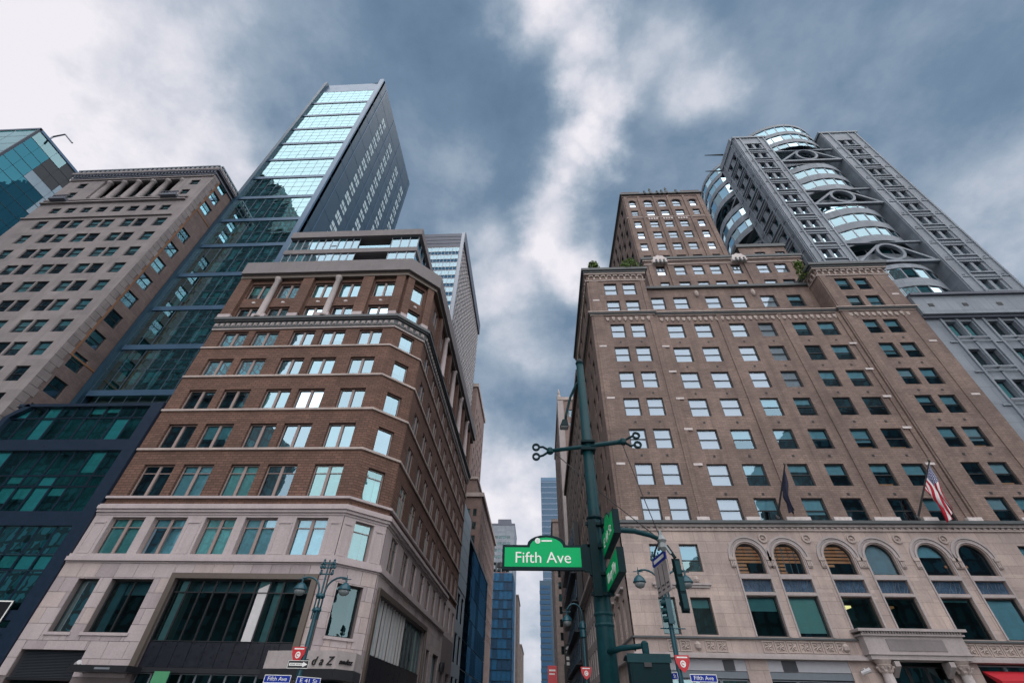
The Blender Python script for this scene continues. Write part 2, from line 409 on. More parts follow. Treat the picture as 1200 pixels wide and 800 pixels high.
# ------------------------------------------------------------------ window types (mesh data shared)
LF = Face((0, 0, 0), (1, 0, 0), (0, -1, 0))
WT = {}
def wtype(w, h, nu=1, rows=(0, 1), fw_=.06, mw=.06, fmat='sash_dark', smat=None, sill=0.0, mats=None):
    """w x h window: nu panes wide, rows = fractions of the glass bands; returns shared meshes"""
    key = (round(w, 2), round(h, 2), nu, rows, fw_, mw, fmat, smat, sill)
    if key in WT: return WT[key]
    w, h = key[0], key[1]
    fr = MB(); d0, d1 = -.07, .05
    LF.box(fr, -w/2, -w/2+fw_, 0, h, d0, d1); LF.box(fr, w/2-fw_, w/2, 0, h, d0, d1)
    LF.box(fr, -w/2+fw_, w/2-fw_, 0, fw_, d0, d1); LF.box(fr, -w/2+fw_, w/2-fw_, h-fw_, h, d0, d1)
    for i in range(1, nu): u = -w/2 + w*i/nu; LF.box(fr, u-mw/2, u+mw/2, fw_, h-fw_, d0, d1+.03)
    panes = []
    rl = MB(); nr = 0
    for j, (a, b) in enumerate(zip(rows, rows[1:])):
        z0 = fw_+(h-2*fw_)*a; z1 = fw_+(h-2*fw_)*b
        for i in range(nu):
            u0 = -w/2 + (fw_ if i == 0 else w*i/nu+mw/2); u1 = -w/2+(w-fw_ if i == nu-1 else w*(i+1)/nu-mw/2)
            if j > 0: LF.box(fr, u0, u1, z0-.03, z0+.03, d0, d1-.01)
            pm = MB(); LF.quad(pm, u0, u1, z0+(.03 if j else 0), z1-(.03 if j < len(rows)-2 else 0), 0.0 if j % 2 else -.03)
            panes.append((pm, (u0+u1)/2, j))
    t = dict(w=w, h=h, frame=fr.mesh('window', fmat), panes=[], nu=nu, rows=rows, fw=fw_)
    for pm, uc, j in panes:
        c = ((pm.v[0][0]+pm.v[1][0])/2, 0, (pm.v[0][2]+pm.v[2][2])/2)
        t['panes'].append((pm, c, {}))
    if sill:
        sm = MB(); LF.box(sm, -w/2-.12, w/2+.12, -.16, -.005, -.05, sill); t['sill'] = sm.mesh('sill', smat)
    WT[key] = t; return t
BL = {}
def blind_mesh(w, h, drop, mat):
    k = (round(w, 2), round(h, 2), round(drop, 2), mat)
    if k not in BL:
        b = MB(); LF.box(b, -w/2+.08, w/2-.08, h*(1-drop)+.02, h-.07, -.17, -.15)
        LF.box(b, -w/2+.08, w/2-.08, h*(1-drop)-.02, h*(1-drop)+.02, -.175, -.145)
        BL[k] = b.mesh('blind', mat)
    return BL[k]
def put_window(root, face, uc, vb, t, pane='pane_clear', depth=.2, blind=None, label=None, jit=.004, low=None):
    p = face.P(uc, vb, -depth) - wloc(root)
    f = link('window', t['frame'], root, p, face.rz, label)
    for i, (pm, c, cache) in enumerate(t['panes']):
        pn = low if (low and i < t['nu']) else pane
        if pn not in cache: cache[pn] = pm.mesh('pane', pn, c)
        o = link('pane', cache[pn], f, c)
        o.rotation_euler = (random.uniform(-jit, jit), 0, random.uniform(-jit, jit))
    if 'sill' in t: link('sill', t['sill'], f)
    if blind:
        drop, bm_ = blind; link('blind', blind_mesh(t['w'], t['h'], drop, bm_), f)
    return f
def text_mesh(s, size, mat, depth=.004, shear=0.0, space=1.0, width=None):
    cu = bpy.data.curves.new('lettering', 'FONT'); cu.body = s; cu.size = size; cu.align_x = 'CENTER'; cu.align_y = 'CENTER'
    cu.extrude = depth; cu.shear = shear; cu.space_character = space
    o = bpy.data.objects.new('lettering_tmp', cu); COL.objects.link(o)
    dg = bpy.context.evaluated_depsgraph_get(); dg.update()
    me = bpy.data.meshes.new_from_object(o.evaluated_get(dg)); bpy.data.objects.remove(o)
    if width:
        xs = [v.co.x for v in me.vertices]; k = width/(max(xs)-min(xs))
        for v in me.vertices: v.co.x *= k
    me.materials.clear(); me.materials.append(MATS[mat]); me.name = 'lettering'; return me
def put_text(parent, s, size, mat, loc, face, **k):
    """text standing in the plane of a facade-like face, centred at a world point"""
    me = text_mesh(s, size, mat, **k)
    o = bpy.data.objects.new('lettering', me); COL.objects.link(o); o.parent = parent
    U = face.U; N = face.N; Z = Vector((0, 0, 1))
    if U.cross(Z).dot(N) < 0: U = -U
    mt = Matrix((U, Z, N)).transposed().to_4x4(); mt.translation = Vector(loc) - wloc(parent)
    o.matrix_local = mt; return o

def FZ(x, y, nx, ny):
    n = Vector((nx, ny, 0)).normalized(); return Face((x, y, 0), (-n.y, n.x, 0), n)
def board(parent, face, u0, u1, v0, v1, mat, name='sign_board', n0=-.012, n1=.012):
    b = MB(); face.box(b, u0, u1, v0, v1, n0, n1); return b.build(name, mat, parent)
def rim(parent, face, u0, u1, v0, v1, w, mat, name='sign_border', n0=.012, n1=.018):
    b = MB(); face.box(b, u0, u1, v0, v0+w, n0, n1); face.box(b, u0, u1, v1-w, v1, n0, n1); face.box(b, u0, u0+w, v0+w, v1-w, n0, n1); face.box(b, u1-w, u1, v0+w, v1-w, n0, n1)
    return b.build(name, mat, parent)


# ================================================================== ground
g = MB(); g.poly([(-1500, -1500, 0), (1500, -1500, 0), (1500, 3000, 0), (-1500, 3000, 0)]); g.build('ground', 'asphalt', kind='structure')
g = MB()
for x0, x1, y0, y1 in ((-160, 160, -16, 11), (-160, -8, 28, 33.6), (2.4, 160, 28, 33.6), (-12.4, -8.2, 33.6, 600), (2.6, 6.4, 33.6, 600)):
    g.box(x0, x1, y0, y1, .004, .15)
g.build('pavement', 'pavement', kind='structure')
g = MB()
for i in range(9): g.box(-7.4+i*1.05, -6.9+i*1.05, 24.4, 27.4, .002, .006)
for i in range(24): g.box(-70+i*6, -67+i*6, 16.4, 16.55, .002, .006); g.box(-70+i*6, -67+i*6, 20.4, 20.55, .002, .006)
g.build('road_marking', 'white_line', kind='structure')

# ================================================================== D: brown brick corner building with glass penthouse
DX0, DX1, DY, DSX, DSY = -35.1, -14.9, 34.0, -12.3, 36.6
def brick_corner():
    R = thing('brick_building', 'brown brick building with chamfered corner, pale stone base and glass penthouse', 'building', (-23, 34, 0))
    F = Face((0, DY, 0), (1, 0, 0), (0, -1, 0))
    cu = Vector((DSX-DX1, DSY-DY, 0)); CL = cu.length
    Cf = Face((DX1, DY, 0), cu, (cu.y, -cu.x, 0))
    Sf = Face((DSX, 0, 0), (0, 1, 0), (1, 0, 0)); SE = 75.0
    path = [(DX0, DY), (DX1, DY), (DSX, DSY), (DSX, SE)]
    pathB = [(DX0, DY), (DX1, DY), (DSX, DSY), (DSX, 66.0)]
    bays = [(-33.6, -30.85), (-30.1, -27.4), (-25.9, -23.4), (-22.7, -20.1), (-18.6, -16.1)]
    rows = [(10.75, 13.45), (15.15, 17.9), (19.45, 21.85), (23.45, 25.65), (27.35, 29.5), (31.1, 33.25), (35.3, 37.0), (38.4, 40.9)]
    side = [38.4, 42.6, 46.1, 50.0, 53.5, 57.2, 60.8, 64.5, 68.2, 71.8]; SW = 2.0
    ch = (CL/2-.85, CL/2+.75)
    up_rows = rows[1:]
    fo = [(a, b, c, d) for a, b in bays for c, d in up_rows]; co = [(ch[0], ch[1], c, d) for c, d in up_rows]; so = [(a, a+SW, c, d) for a in side for c, d in up_rows]
    wl = MB(); F.wall(wl, DX0, DX1, 14.2, 42.0, fo, .4); Cf.wall(wl, 0, CL, 14.2, 42.0, co, .4); Sf.wall(wl, DSY, SE, 14.2, 42.0, so, .4)
    wl.poly([(DX0, DY, 14), (DX0, SE, 14), (DX0, SE, 42), (DX0, DY, 42)]); wl.poly([(DX0, SE, 0), (DSX, SE, 0), (DSX, SE, 42), (DX0, SE, 42)])
    wl.build('wall', 'brick_brown', R)
    # stone storey with paired windows between pilasters
    fo = [(a, b, *rows[0]) for a, b in bays]; lim = MB()
    F.wall(lim, DX0, DX1, 10.1, 14.2, fo, .4, .06); Cf.wall(lim, 0, CL, 10.1, 14.2, [(ch[0], ch[1], *rows[0])], .4, .06); Sf.wall(lim, DSY, SE, 10.1, 14.2, [(a, a+SW, *rows[0]) for a in side], .4, .06)
    lim.build('stone_storey', 'lime_mauve', R)
    pp = MB()
    for a, b in ((-34.85, -33.85), (-27.2, -26.1), (-19.9, -18.8), (-15.85, -15.05)): # framed panels on the wide piers
        F.box(pp, a, b, 13.0, 13.12, .062, .12); F.box(pp, a, a+.1, 10.9, 13.0, .062, .1); F.box(pp, b-.1, b, 10.9, 13.0, .062, .1); F.box(pp, a, b, 10.78, 10.9, .062, .1)
    for a, b in ((.15, ch[0]-.2), (ch[1]+.2, CL-.15)): Cf.box(pp, a, b, 13.0, 13.12, .062, .12); Cf.box(pp, a, a+.09, 10.9, 13.0, .062, .1); Cf.box(pp, b-.09, b, 10.9, 13.0, .062, .1); Cf.box(pp, a, b, 10.78, 10.9, .062, .1)
    split_build(pp, 'panel_moulding', 'lime_mauve', R)
    # base: open wall with big shop openings
    base_ops = [(-33.35, -31.75, 5.8, 9.05), (-30.8, -27.65, 5.8, 9.05), (-34.4, -29.9, .15, 4.8), (-26.0, -15.9, .15, 9.1)]
    ccw = (.75, 2.75)
    cop = [(ccw[0], ccw[1], 5.9, 9.05), (1.0, 2.7, .15, 3.6)]
    sop = [(37.6, 55.4, .15, 8.95), (57.2, 59.0, .15, 7.6), (61.0, 64.5, .15, 7.6), (67.0, 69.5, .15, 6.5), (71, 74, .15, 6.5)]
    bw = MB(); F.wall(bw, DX0, DX1, 0, 10.1, base_ops, .5, .05); Cf.wall(bw, 0, CL, 0, 10.1, cop, .5, .05); Sf.wall(bw, DSY, SE, 0, 10.1, sop, .5, .05)
    bw.build('base_wall', 'lime_joint', R)
    # cut stone panels with open joints
    def panels(face, u0, u1, us, v0, v1, vs, ops):
        nv = round((v1-v0)/vs); hv = (v1-v0)/nv; nu = max(1, round((u1-u0)/us)); hu = (u1-u0)/nu
        for j in range(nv):
            a0, a1 = v0+j*hv, v0+(j+1)*hv
            cuts = sorted(set([u0, u1]+[min(max(u0+(i+(.5 if j % 2 else 0))*hu, u0), u1) for i in range(nu+1)]+[x for o in ops if o[3] > a0+.05 and o[2] < a1-.05 for x in o[:2] if u0 < x < u1]))
            for b0, b1 in zip(cuts, cuts[1:]):
                if b1-b0 < .06: continue
                m = (b0+b1)/2; z = [(a0, a1)]
                for o in ops:
                    if o[0] < m < o[1]:
                        nz = []
                        for p, q in z:
                            if o[3] <= p or o[2] >= q: nz.append((p, q)); continue
                            if o[2]-p > .08: nz.append((p, o[2]))
                            if q-o[3] > .08: nz.append((o[3], q))
                        z = nz
                for p, q in z:
                    b = MB(); face.box(b, b0+.012, b1-.012, p+.012, q-.012, .05, .10+random.uniform(0, .012)); b.build('stone_panel', random.choice(('lime_mauve', 'lime_mauve', 'lime_mauve_warm', 'lime_mauve_dark')), R)
    panels(F, DX0+.0, DX1-.02, 1.45, 3.4, 10.1, .96, [(-33.35, -31.75, 5.8, 9.05), (-30.8, -27.65, 5.8, 9.05), (-34.4, -29.9, 0, 4.8), (-26.35, -15.55, 0, 9.45)])
    panels(Cf, .02, CL-.02, 1.3, 3.4, 10.1, .96, [(ccw[0], ccw[1], 5.9, 9.05), (1.0, 2.7, 0, 3.6)])
    panels(Sf, DSY+.02, 66, 1.6, 3.4, 10.1, .96, [(37.2, 55.7, 0, 9.35)]+sop[1:])
    # mouldings
    for z0, z1, o, mt, nm, pt in ((10.1, 10.22, .16, 'lime_mauve', 'belt_course', pathB), (10.22, 10.5, .34, 'lime_mauve', 'belt_course', pathB), (10.5, 10.72, .22, 'lime_mauve', 'belt_course', pathB),
                              (13.62, 13.8, .12, 'lime_mauve', 'belt_course', pathB), (13.8, 14.02, .26, 'lime_mauve', 'belt_course', pathB), (14.02, 14.3, .40, 'lime_mauve', 'belt_course', pathB), (14.3, 14.42, .30, 'lime_mauve', 'belt_course', pathB),
                              (14.92, 15.1, .22, 'lime_mauve', 'sill_course', path), (19.2, 19.4, .14, 'terracotta_trim', 'sill_course', path), (23.2, 23.4, .14, 'terracotta_trim', 'sill_course', path), (27.1, 27.3, .14, 'terracotta_trim', 'sill_course', path),
                              (30.88, 31.06, .14, 'terracotta_trim', 'sill_course', path), (33.45, 33.7, .14, 'lime_grey', 'sill_course', path), (33.7, 34.45, .22, 'frieze_green', 'frieze', path), (34.45, 34.62, .45, 'frieze_green', 'frieze', path), (34.62, 34.95, .62, 'frieze_green', 'cornice', path)):
        b = MB(); b.band(pt, z0, z1, .0, o); b.build(nm, mt, R)
    fz = MB()       # leaf bosses along the frieze
    L = [(F, DX0, DX1), (Cf, 0, CL), (Sf, DSY, SE)]
    for fc, a, b in L:
        n = int((b-a)/.62)
        for i in range(n):
            u = a+(i+.5)*(b-a)/n
            fc.box(fz, u-.19, u+.19, 33.86, 34.3, .22, .27); fc.box(fz, u-.1, u+.1, 33.94, 34.22, .27, .33)
    fz.build('frieze_boss', 'lime_grey', R, kind='stuff')
    lg = MB()
    for a, b in ((-35.1, -33.7), (-31.2, -29.7), (-27.2, -26.1), (-24.0, -22.5), (-19.9, -18.8), (-15.9, -15.0)): F.box(lg, a, b, 34.95, 35.5, -.1, .52)
    Cf.box(lg, 0.1, ch[0]-.1, 34.95, 35.5, -.1, .5); Cf.box(lg, ch[1]+.15, CL-.1, 34.95, 35.5, -.1, .5)
    split_build(lg, 'pier_plinth', 'lime_mauve', R)
    # windows
    def dw(face, u, z0, z1, w, nu, tr, k, chance):
        t = wtype(w, z1-z0-.02, nu, (0, .76, 1) if tr else (0, 1), .09, .24 if nu == 2 else .1, 'mullion_stone')
        r = random.random()
        if tr: bl = (random.choice((1.0, 1.0, .97)), 'curtain') if r < .85 else None; pn = 'pane_teal' if r < .5 else 'pane_clear'
        else:
            bl = (random.choice((1.0, 1.0, .55, .8)), random.choice(('blind_green', 'blind_teal', 'blind_teal', 'curtain'))) if r < .72 else None
            pn = 'pane_sky'
        put_window(R, face, u, z0+.01, t, pn, .12 if face is Sf else .3, bl, jit=.006)
    for k, (z0, z1) in enumerate(rows):
        for a, b in bays: dw(F, (a+b)/2, z0, z1, b-a-.02, 2, k < 2, k, .35)
        dw(Cf, sum(ch)/2, z0, z1, ch[1]-ch[0]-.02, 1, k < 2, k, .3)
        for a in side: dw(Sf, a+SW/2, z0, z1, SW-.02, 2, k < 2, k, .3)
    # top storeys: brick piers, stone columns, medallions
    pr = MB()
    for a, b in ((-35.05, -33.75), (-27.3, -26.0), (-20.0, -18.7), (-16.0, -14.95)): F.box(pr, a, b, 35.5, 41.4, 0.002, .42)
    Cf.box(pr, .05, ch[0]-.1, 35.5, 41.4, .002, .4); Cf.box(pr, ch[1]+.2, CL-.05, 35.5, 41.4, .002, .4)
    for y in (41.4, 48.9, 56.2, 63.4, 70.9): Sf.box(pr, y-.5, y+.5, 35.0, 41.4, .002, .42)
    split_build(pr, 'brick_pier', 'brick_brown', R)
    for cx in (-30.47, -23.05): 
        b = MB(); b.lathe((cx, 33.72, 0), [(.46, 34.95), (.46, 35.2), (.36, 35.35), (.33, 38), (.29, 41.0), (.4, 41.15), (.42, 41.4), (.42, 41.5)]); b.build('column', 'lime_grey', R, smooth=True)
    for y in (45.2, 52.6, 59.8, 67.2):
        b = MB(); b.lathe((DSX+.28, y, 0), [(.46, 34.95), (.46, 35.2), (.36, 35.35), (.33, 38), (.29, 41.0), (.4, 41.15), (.42, 41.4), (.42, 41.5)]); b.build('column', 'lime_mauve', R, smooth=True)
    for a, b_ in bays:
        b = MB(); c = F.P((a+b_)/2, 37.72, .0); b.prism([c+Vector((math.cos(t*.7854)*.24, 0, math.sin(t*.7854)*.17)) for t in range(8)], [c+Vector((math.cos(t*.7854)*.17, -.08, math.sin(t*.7854)*.11)) for t in range(8)]); b.build('medallion', 'shell_white', R)
    b = MB(); c = Cf.P(sum(ch)/2, 37.72, .0); b.prism([c+Cf.U*math.cos(t*.7854)*.24+Vector((0, 0, math.sin(t*.7854)*.17)) for t in range(8)], [c+Cf.N*.08+Cf.U*math.cos(t*.7854)*.17+Vector((0, 0, math.sin(t*.7854)*.11)) for t in range(8)]); b.build('medallion', 'shell_white', R)
    b = MB(); b.band(path, 41.42, 42.0, .0, .5); b.build('eaves_soffit', 'bronze', R)
    b = MB(); b.band(path, 42.0, 44.0, .3, .85); b.build('roof_fascia', 'roof_grey', R)
    b = MB(); b.poly([(DX0, DY, 43.9), (DX1, DY, 43.9), (DSX, DSY, 43.9), (DSX, SE, 43.9), (DX0, SE, 43.9)]); b.poly([(DX0, DY, 42.01), (DX1, DY, 42.01), (DSX, DSY, 42.01), (DSX, SE, 42.01), (DX0, SE, 42.01)]); b.build('roof', 'concrete', R)
    # penthouse
    PX0, PX1, PY, PE = -34.8, -16.0, 37.0, 62.0
    P = Face((0, PY, 0), (1, 0, 0), (0, -1, 0)); Q = Face((PX1, 0, 0), (0, 1, 0), (1, 0, 0)); pp_ = [(PX0, PY), (PX1, PY), (PX1, PE)]
    b = MB(); b.band(pp_, 46.6, 47.9, .8, .15); b.build('penthouse_slab', 'roof_grey', R)
    b = MB(); b.band(pp_, 50.5, 51.35, .8, .1); b.build('penthouse_slab', 'roof_grey', R)
    b = MB(); b.band(pp_, 53.9, 55.2, .8, .35); b.build('penthouse_roof_edge', 'roof_grey', R)
    b = MB(); b.poly([(PX0, PY, 55.15), (PX1, PY, 55.15), (PX1, PE, 55.15), (PX0, PE, 55.15)]); b.poly([(PX0, PY, 53.95), (PX1, PY, 53.95), (PX1, PE, 53.95), (PX0, PE, 53.95)]); b.poly([(PX0, PY, 50.6), (PX1, PY, 50.6), (PX1, PE, 50.6), (PX0, PE, 50.6)]); b.build('penthouse_roof', 'concrete', R)
    b = MB(); b.box(PX0, PX1-.1, PY+.05, PE, 43.95, 46.7); b.build('penthouse_plinth', 'interior_mid', R)
    b = MB(); P.quad(b, PX0, PX1, 46, 54, -2.6); Q.quad(b, PY, PE, 46, 54, -2.6); b.build('penthouse_interior', 'interior_mid', R)
    for z0, z1 in ((47.9, 50.5), (51.35, 53.9)):
        us = [PX0+.1+i*1.02 for i in range(11)]
        cuts = us+[-24.4]
        for i, (a, c) in enumerate(zip(cuts, cuts[1:])):
            if c-a < .2: continue
            t = wtype(c-a-.01, z1-z0-.02, 1, (0, .35, 1) if i % 4 == 2 else (0, 1), .05, .05, 'alu_grey')
            put_window(R, P, (a+c)/2, z0+.01, t, 'pane_sky', .06, (1.0, 'blind_teal') if random.random() < .25 else None)
        for a, c in ((-19.9, -18.6), (-18.6, -17.3), (-17.3, -16.05)):
            put_window(R, P, (a+c)/2, z0+.01, wtype(c-a-.01, z1-z0-.02, 1, (0, 1), .05, .05, 'alu_grey'), 'pane_sky', .06)
        y = PY+.1
        while y < PE-1.5: put_window(R, Q, y+.75, z0+.01, wtype(1.48, z1-z0-.02, 1, (0, 1), .05, .05, 'alu_grey'), 'pane_sky', .06); y += 1.5
        b = MB(); P.box(b, -24.35, -19.95, z0, z0+.75, -.1, -.06); b.build('terrace_balustrade', 'pane_sky', R)
        b = MB(); P.box(b, -24.35, -19.95, z0, z1, -2.2, -2.1); b.build('terrace_back', 'interior', R)
    rl = MB()
    for x in (-26.5, -25.5, -24.4, -23.6, -22.0, -19.6, -18.6): rl.tube([(x, 40, 55.1), (x, 40, 56.9)], .05, 6)
    rl.tube([(-26.5, 40, 56.9), (-18.6, 40, 56.9)], .05, 6); split_build(rl, 'roof_rail', 'alu_grey', R)
    # dark space behind all windows
    it = MB(); F.quad(it, DX0+.1, DX1, 10, 42, -1.5); Cf.quad(it, -.6, CL+.6, 10, 42, -1.6); Sf.quad(it, DSY-1, SE, 10, 42, -1.5)
    it.build('interior_wall', 'interior', R)
    # ground floor: shop front, garage, small windows
    fr = MB()
    F.box(fr, -26.35, -25.95, 3.9, 9.45, .1, .3); F.box(fr, -15.95, -15.55, 3.9, 9.45, .1, .3); F.box(fr, -25.95, -15.95, 9.1, 9.45, .1, .3); fr.build('shop_frame', 'bronze', R)
    it = MB(); F.quad(it, -35, -15, .1, 9.6, -5.0);
    it.poly([F.P(-35, 9.3, -.5), F.P(-15, 9.3, -.5), F.P(-15, 9.3, -5), F.P(-35, 9.3, -5)]); Cf.quad(it, -.5, CL+.5, 0, 9.4, -2.0); Sf.quad(it, 37, 75, .1, 9.6, -3.0); it.build('shop_interior', 'interior', R)
    jl = MB(); F.box(jl, -25.55, -24.9, 5.4, 9.05, -.75, -.2); F.box(jl, -19.75, -18.95, 5.4, 9.05, -.75, -.12); F.box(jl, -18.6, -18.05, 5.4, 9.05, -.75, -.3); split_build(jl, 'shop_column', 'alu_white', R)
    cb = MB(); F.box(cb, -25.9, -15.95, 8.45, 9.05, -.9, -.7); cb.build('shop_ceiling_band', 'alu_grey', R)
    n = 10; wd = (-16.0+25.95)/n
    for i in range(n):
        u = -25.95+wd*(i+.5)
        put_window(R, F, u, 5.4, wtype(wd-.01, 3.65, 1, (0, .8, 1), .045, .05, 'black_metal'), 'pane_dark', .12)
        b = MB(); F.box(b, u-wd/2+.015, u+wd/2-.015, 4.0, 5.36, -.14, -.05); b.build('spandrel_panel', 'spandrel_navy', R)
        put_window(R, F, u, .2, wtype(wd-.01, 3.5, 1, (0, .8, 1), .045, .05, 'alu_grey'), 'pane_dark', .3)
    b = MB(); F.box(b, -25.95, -15.95, 3.72, 3.98, -.3, .12); b.build('shop_transom', 'black_metal', R)
    for a, c in ((-33.35, -31.75), (-30.8, -27.65)):
        put_window(R, F, (a+c)/2, 5.81, wtype(c-a-.02, 3.22, 1 if c-a < 2 else 2, (0, 1), .07, .07, 'sash_dark'), 'pane_dark', .35)
        b = MB(); F.box(b, a-.15, c+.15, 5.62, 5.79, .1, .2); b.build('sill', 'lime_mauve', R)
        b = MB(); F.box(b, a+.1, a+.7, 5.85, 9.0, -.85, -.75); F.box(b, a+.1, c-.1, 8.2, 9.0, -.95, -.9); b.build('blind', 'pale_panel', R)
    put_window(R, Cf, sum(ccw)/2, 5.91, wtype(1.98, 3.12, 1, (0, 1), .08, .07, 'sash_dark'), 'pane_dark', .35)
    b = MB(); Cf.box(b, ccw[0]-.12, ccw[1]+.12, 5.72, 5.89, .1, .2); b.build('sill', 'lime_mauve', R)
    b = MB(); Cf.box(b, ccw[1]-.45, ccw[1]-.1, 5.95, 9.0, -.8, -.7); b.build('blind', 'pale_panel', R)
    for i in range(18):
        b = MB(); z = 3.35+i*.08; b.prism([F.P(-34.3, z, -.1), F.P(-30.0, z, -.1), F.P(-30.0, z, -.16), F.P(-34.3, z, -.16)], [F.P(-34.3, z+.06, -.16), F.P(-30.0, z+.06, -.16), F.P(-30.0, z+.06, -.2), F.P(-34.3, z+.06, -.2)]); b.build('louvre_slat', 'louvre', R)
    b = MB(); F.box(b, -34.35, -29.95, 3.2, 3.32, -.3, .02); b.build('garage_lintel', 'black_metal', R)
    b = MB(); F.box(b, -33.6, -30.6, .2, 2.9, -2.4, -2.2); b.build('garage_back', 'wood_orange', R)
    # side shop front: white fins then dark panels
    for i in range(11):
        u = 37.7+i*.92*1.0
        b = MB(); Sf.box(b, u, u+.14, 5.3, 8.9, -.2, -.02); b.build('fin', 'alu_white', R)
    for i in range(12):
        u = 37.6+i*1.483
        put_window(R, Sf, u+.74, 5.3, wtype(1.47, 3.6, 1, (0, 1), .045, .05, 'black_metal'), 'pane_dark', .3)
        b = MB(); Sf.box(b, u+.015, u+1.468, 3.4, 5.25, -.2, -.1); b.build('spandrel_panel', 'spandrel_navy', R)
    b = MB(); Sf.box(b, 37.2, 37.6, 3.2, 9.35, .1, .28); Sf.box(b, 55.4, 55.75, 3.2, 9.35, .1, .28); Sf.box(b, 37.6, 55.4, 8.97, 9.35, .1, .28); b.build('shop_frame', 'bronze', R)
    for a, c in ((57.2, 59.0), (61.0, 64.5)): put_window(R, Sf, (a+c)/2, 3, wtype(c-a-.02, 4.58, 1, (0, 1), .08, .07, 'sash_dark'), 'pane_dark', .3)
    b = MB(); b.lathe((-11.75, 64.9, 6.2), [(.05, -.1), (.32, 0), (.36, .5), (.3, .9), (.06, 1.0)], 10); b.build('wall_lantern', 'black_metal', R)
    # canopies
    b = MB(); F.box(b, -29.3, -25.5, 3.62, 3.95, .1, 1.4); b.build('entrance_canopy', 'black_metal', R)
    b = MB(); F.box(b, -27.6, -26.6, 3.74, 3.84, 1.4, 1.41); b.build('canopy_lettering', 'alu_grey', R)
    return R
brick_corner()
# hotel sign box over the chamfered entrance
def hotel_canopy():
    R = thing('hotel_canopy', 'canopy with pale sign box reading Andaz over the chamfered corner entrance of the brick building', 'canopy', (-14.5, 33.5, 3.5))
    a = [(-17.6, 33.75), (-12.55, 32.9), (-11.75, 34.2), (-12.0, 36.4), (-14.9, 34.0)]
    def pris(z0, z1, k=0.0): 
        m = MB(); c = Vector((sum(p[0] for p in a)/5, sum(p[1] for p in a)/5)); q = [c+(Vector(p)-c)*(1-k) for p in a]
        m.prism([(p.x, p.y, z0) for p in q], [(p.x, p.y, z1) for p in q]); return m
    pris(3.5, 4.02).build('canopy_fascia', 'black_metal', R); pris(4.02, 4.95, .03).build('sign_box', 'lime_grey', R)
    n = (Vector((a[1][0], a[1][1], 0))-Vector((a[0][0], a[0][1], 0))).normalized()
    f1 = Face((a[0][0], a[0][1], 0), n, (n.y, -n.x, 0))
    put_text(R, 'AndaZ', .62, 'sign_black', f1.P(3.55, 4.40, .0), f1, shear=.3, space=1.75, depth=.05)
    n2 = (Vector((a[2][0], a[2][1], 0))-Vector((a[1][0], a[1][1], 0))).normalized(); f2 = Face((a[1][0], a[1][1], 0), n2, (n2.y, -n2.x, 0))
    put_text(R, 'andaz', .4, 'sign_black', f2.P(.75, 4.4, .0), f2, shear=.3, space=1.1, depth=.05)
hotel_canopy()
b = MB(); b.box(-24.2, -23.2, 33.4, 33.46, .9, 3.75); tag(b.build('banner', 'banner_green', origin=(-23.7, 33.4, .9)), 'green and grey vertical banner by the shop front left of the twin lamp post', 'banner')
sc_ = thing('security_camera', 'small white security camera on the stone wall left of the entrance canopy', 'camera', (-29.6, 33.85, 3.9))
b = MB(); b.tube([(-29.6, 33.9, 4.0), (-29.6, 33.45, 4.1)], .05, 6); b.build('bracket', 'alu_white', sc_)
b = MB(); b.tube([(-29.75, 33.5, 4.0), (-29.35, 33.25, 4.12)], [.1, .13], 8); b.build('camera_body', 'alu_white', sc_)

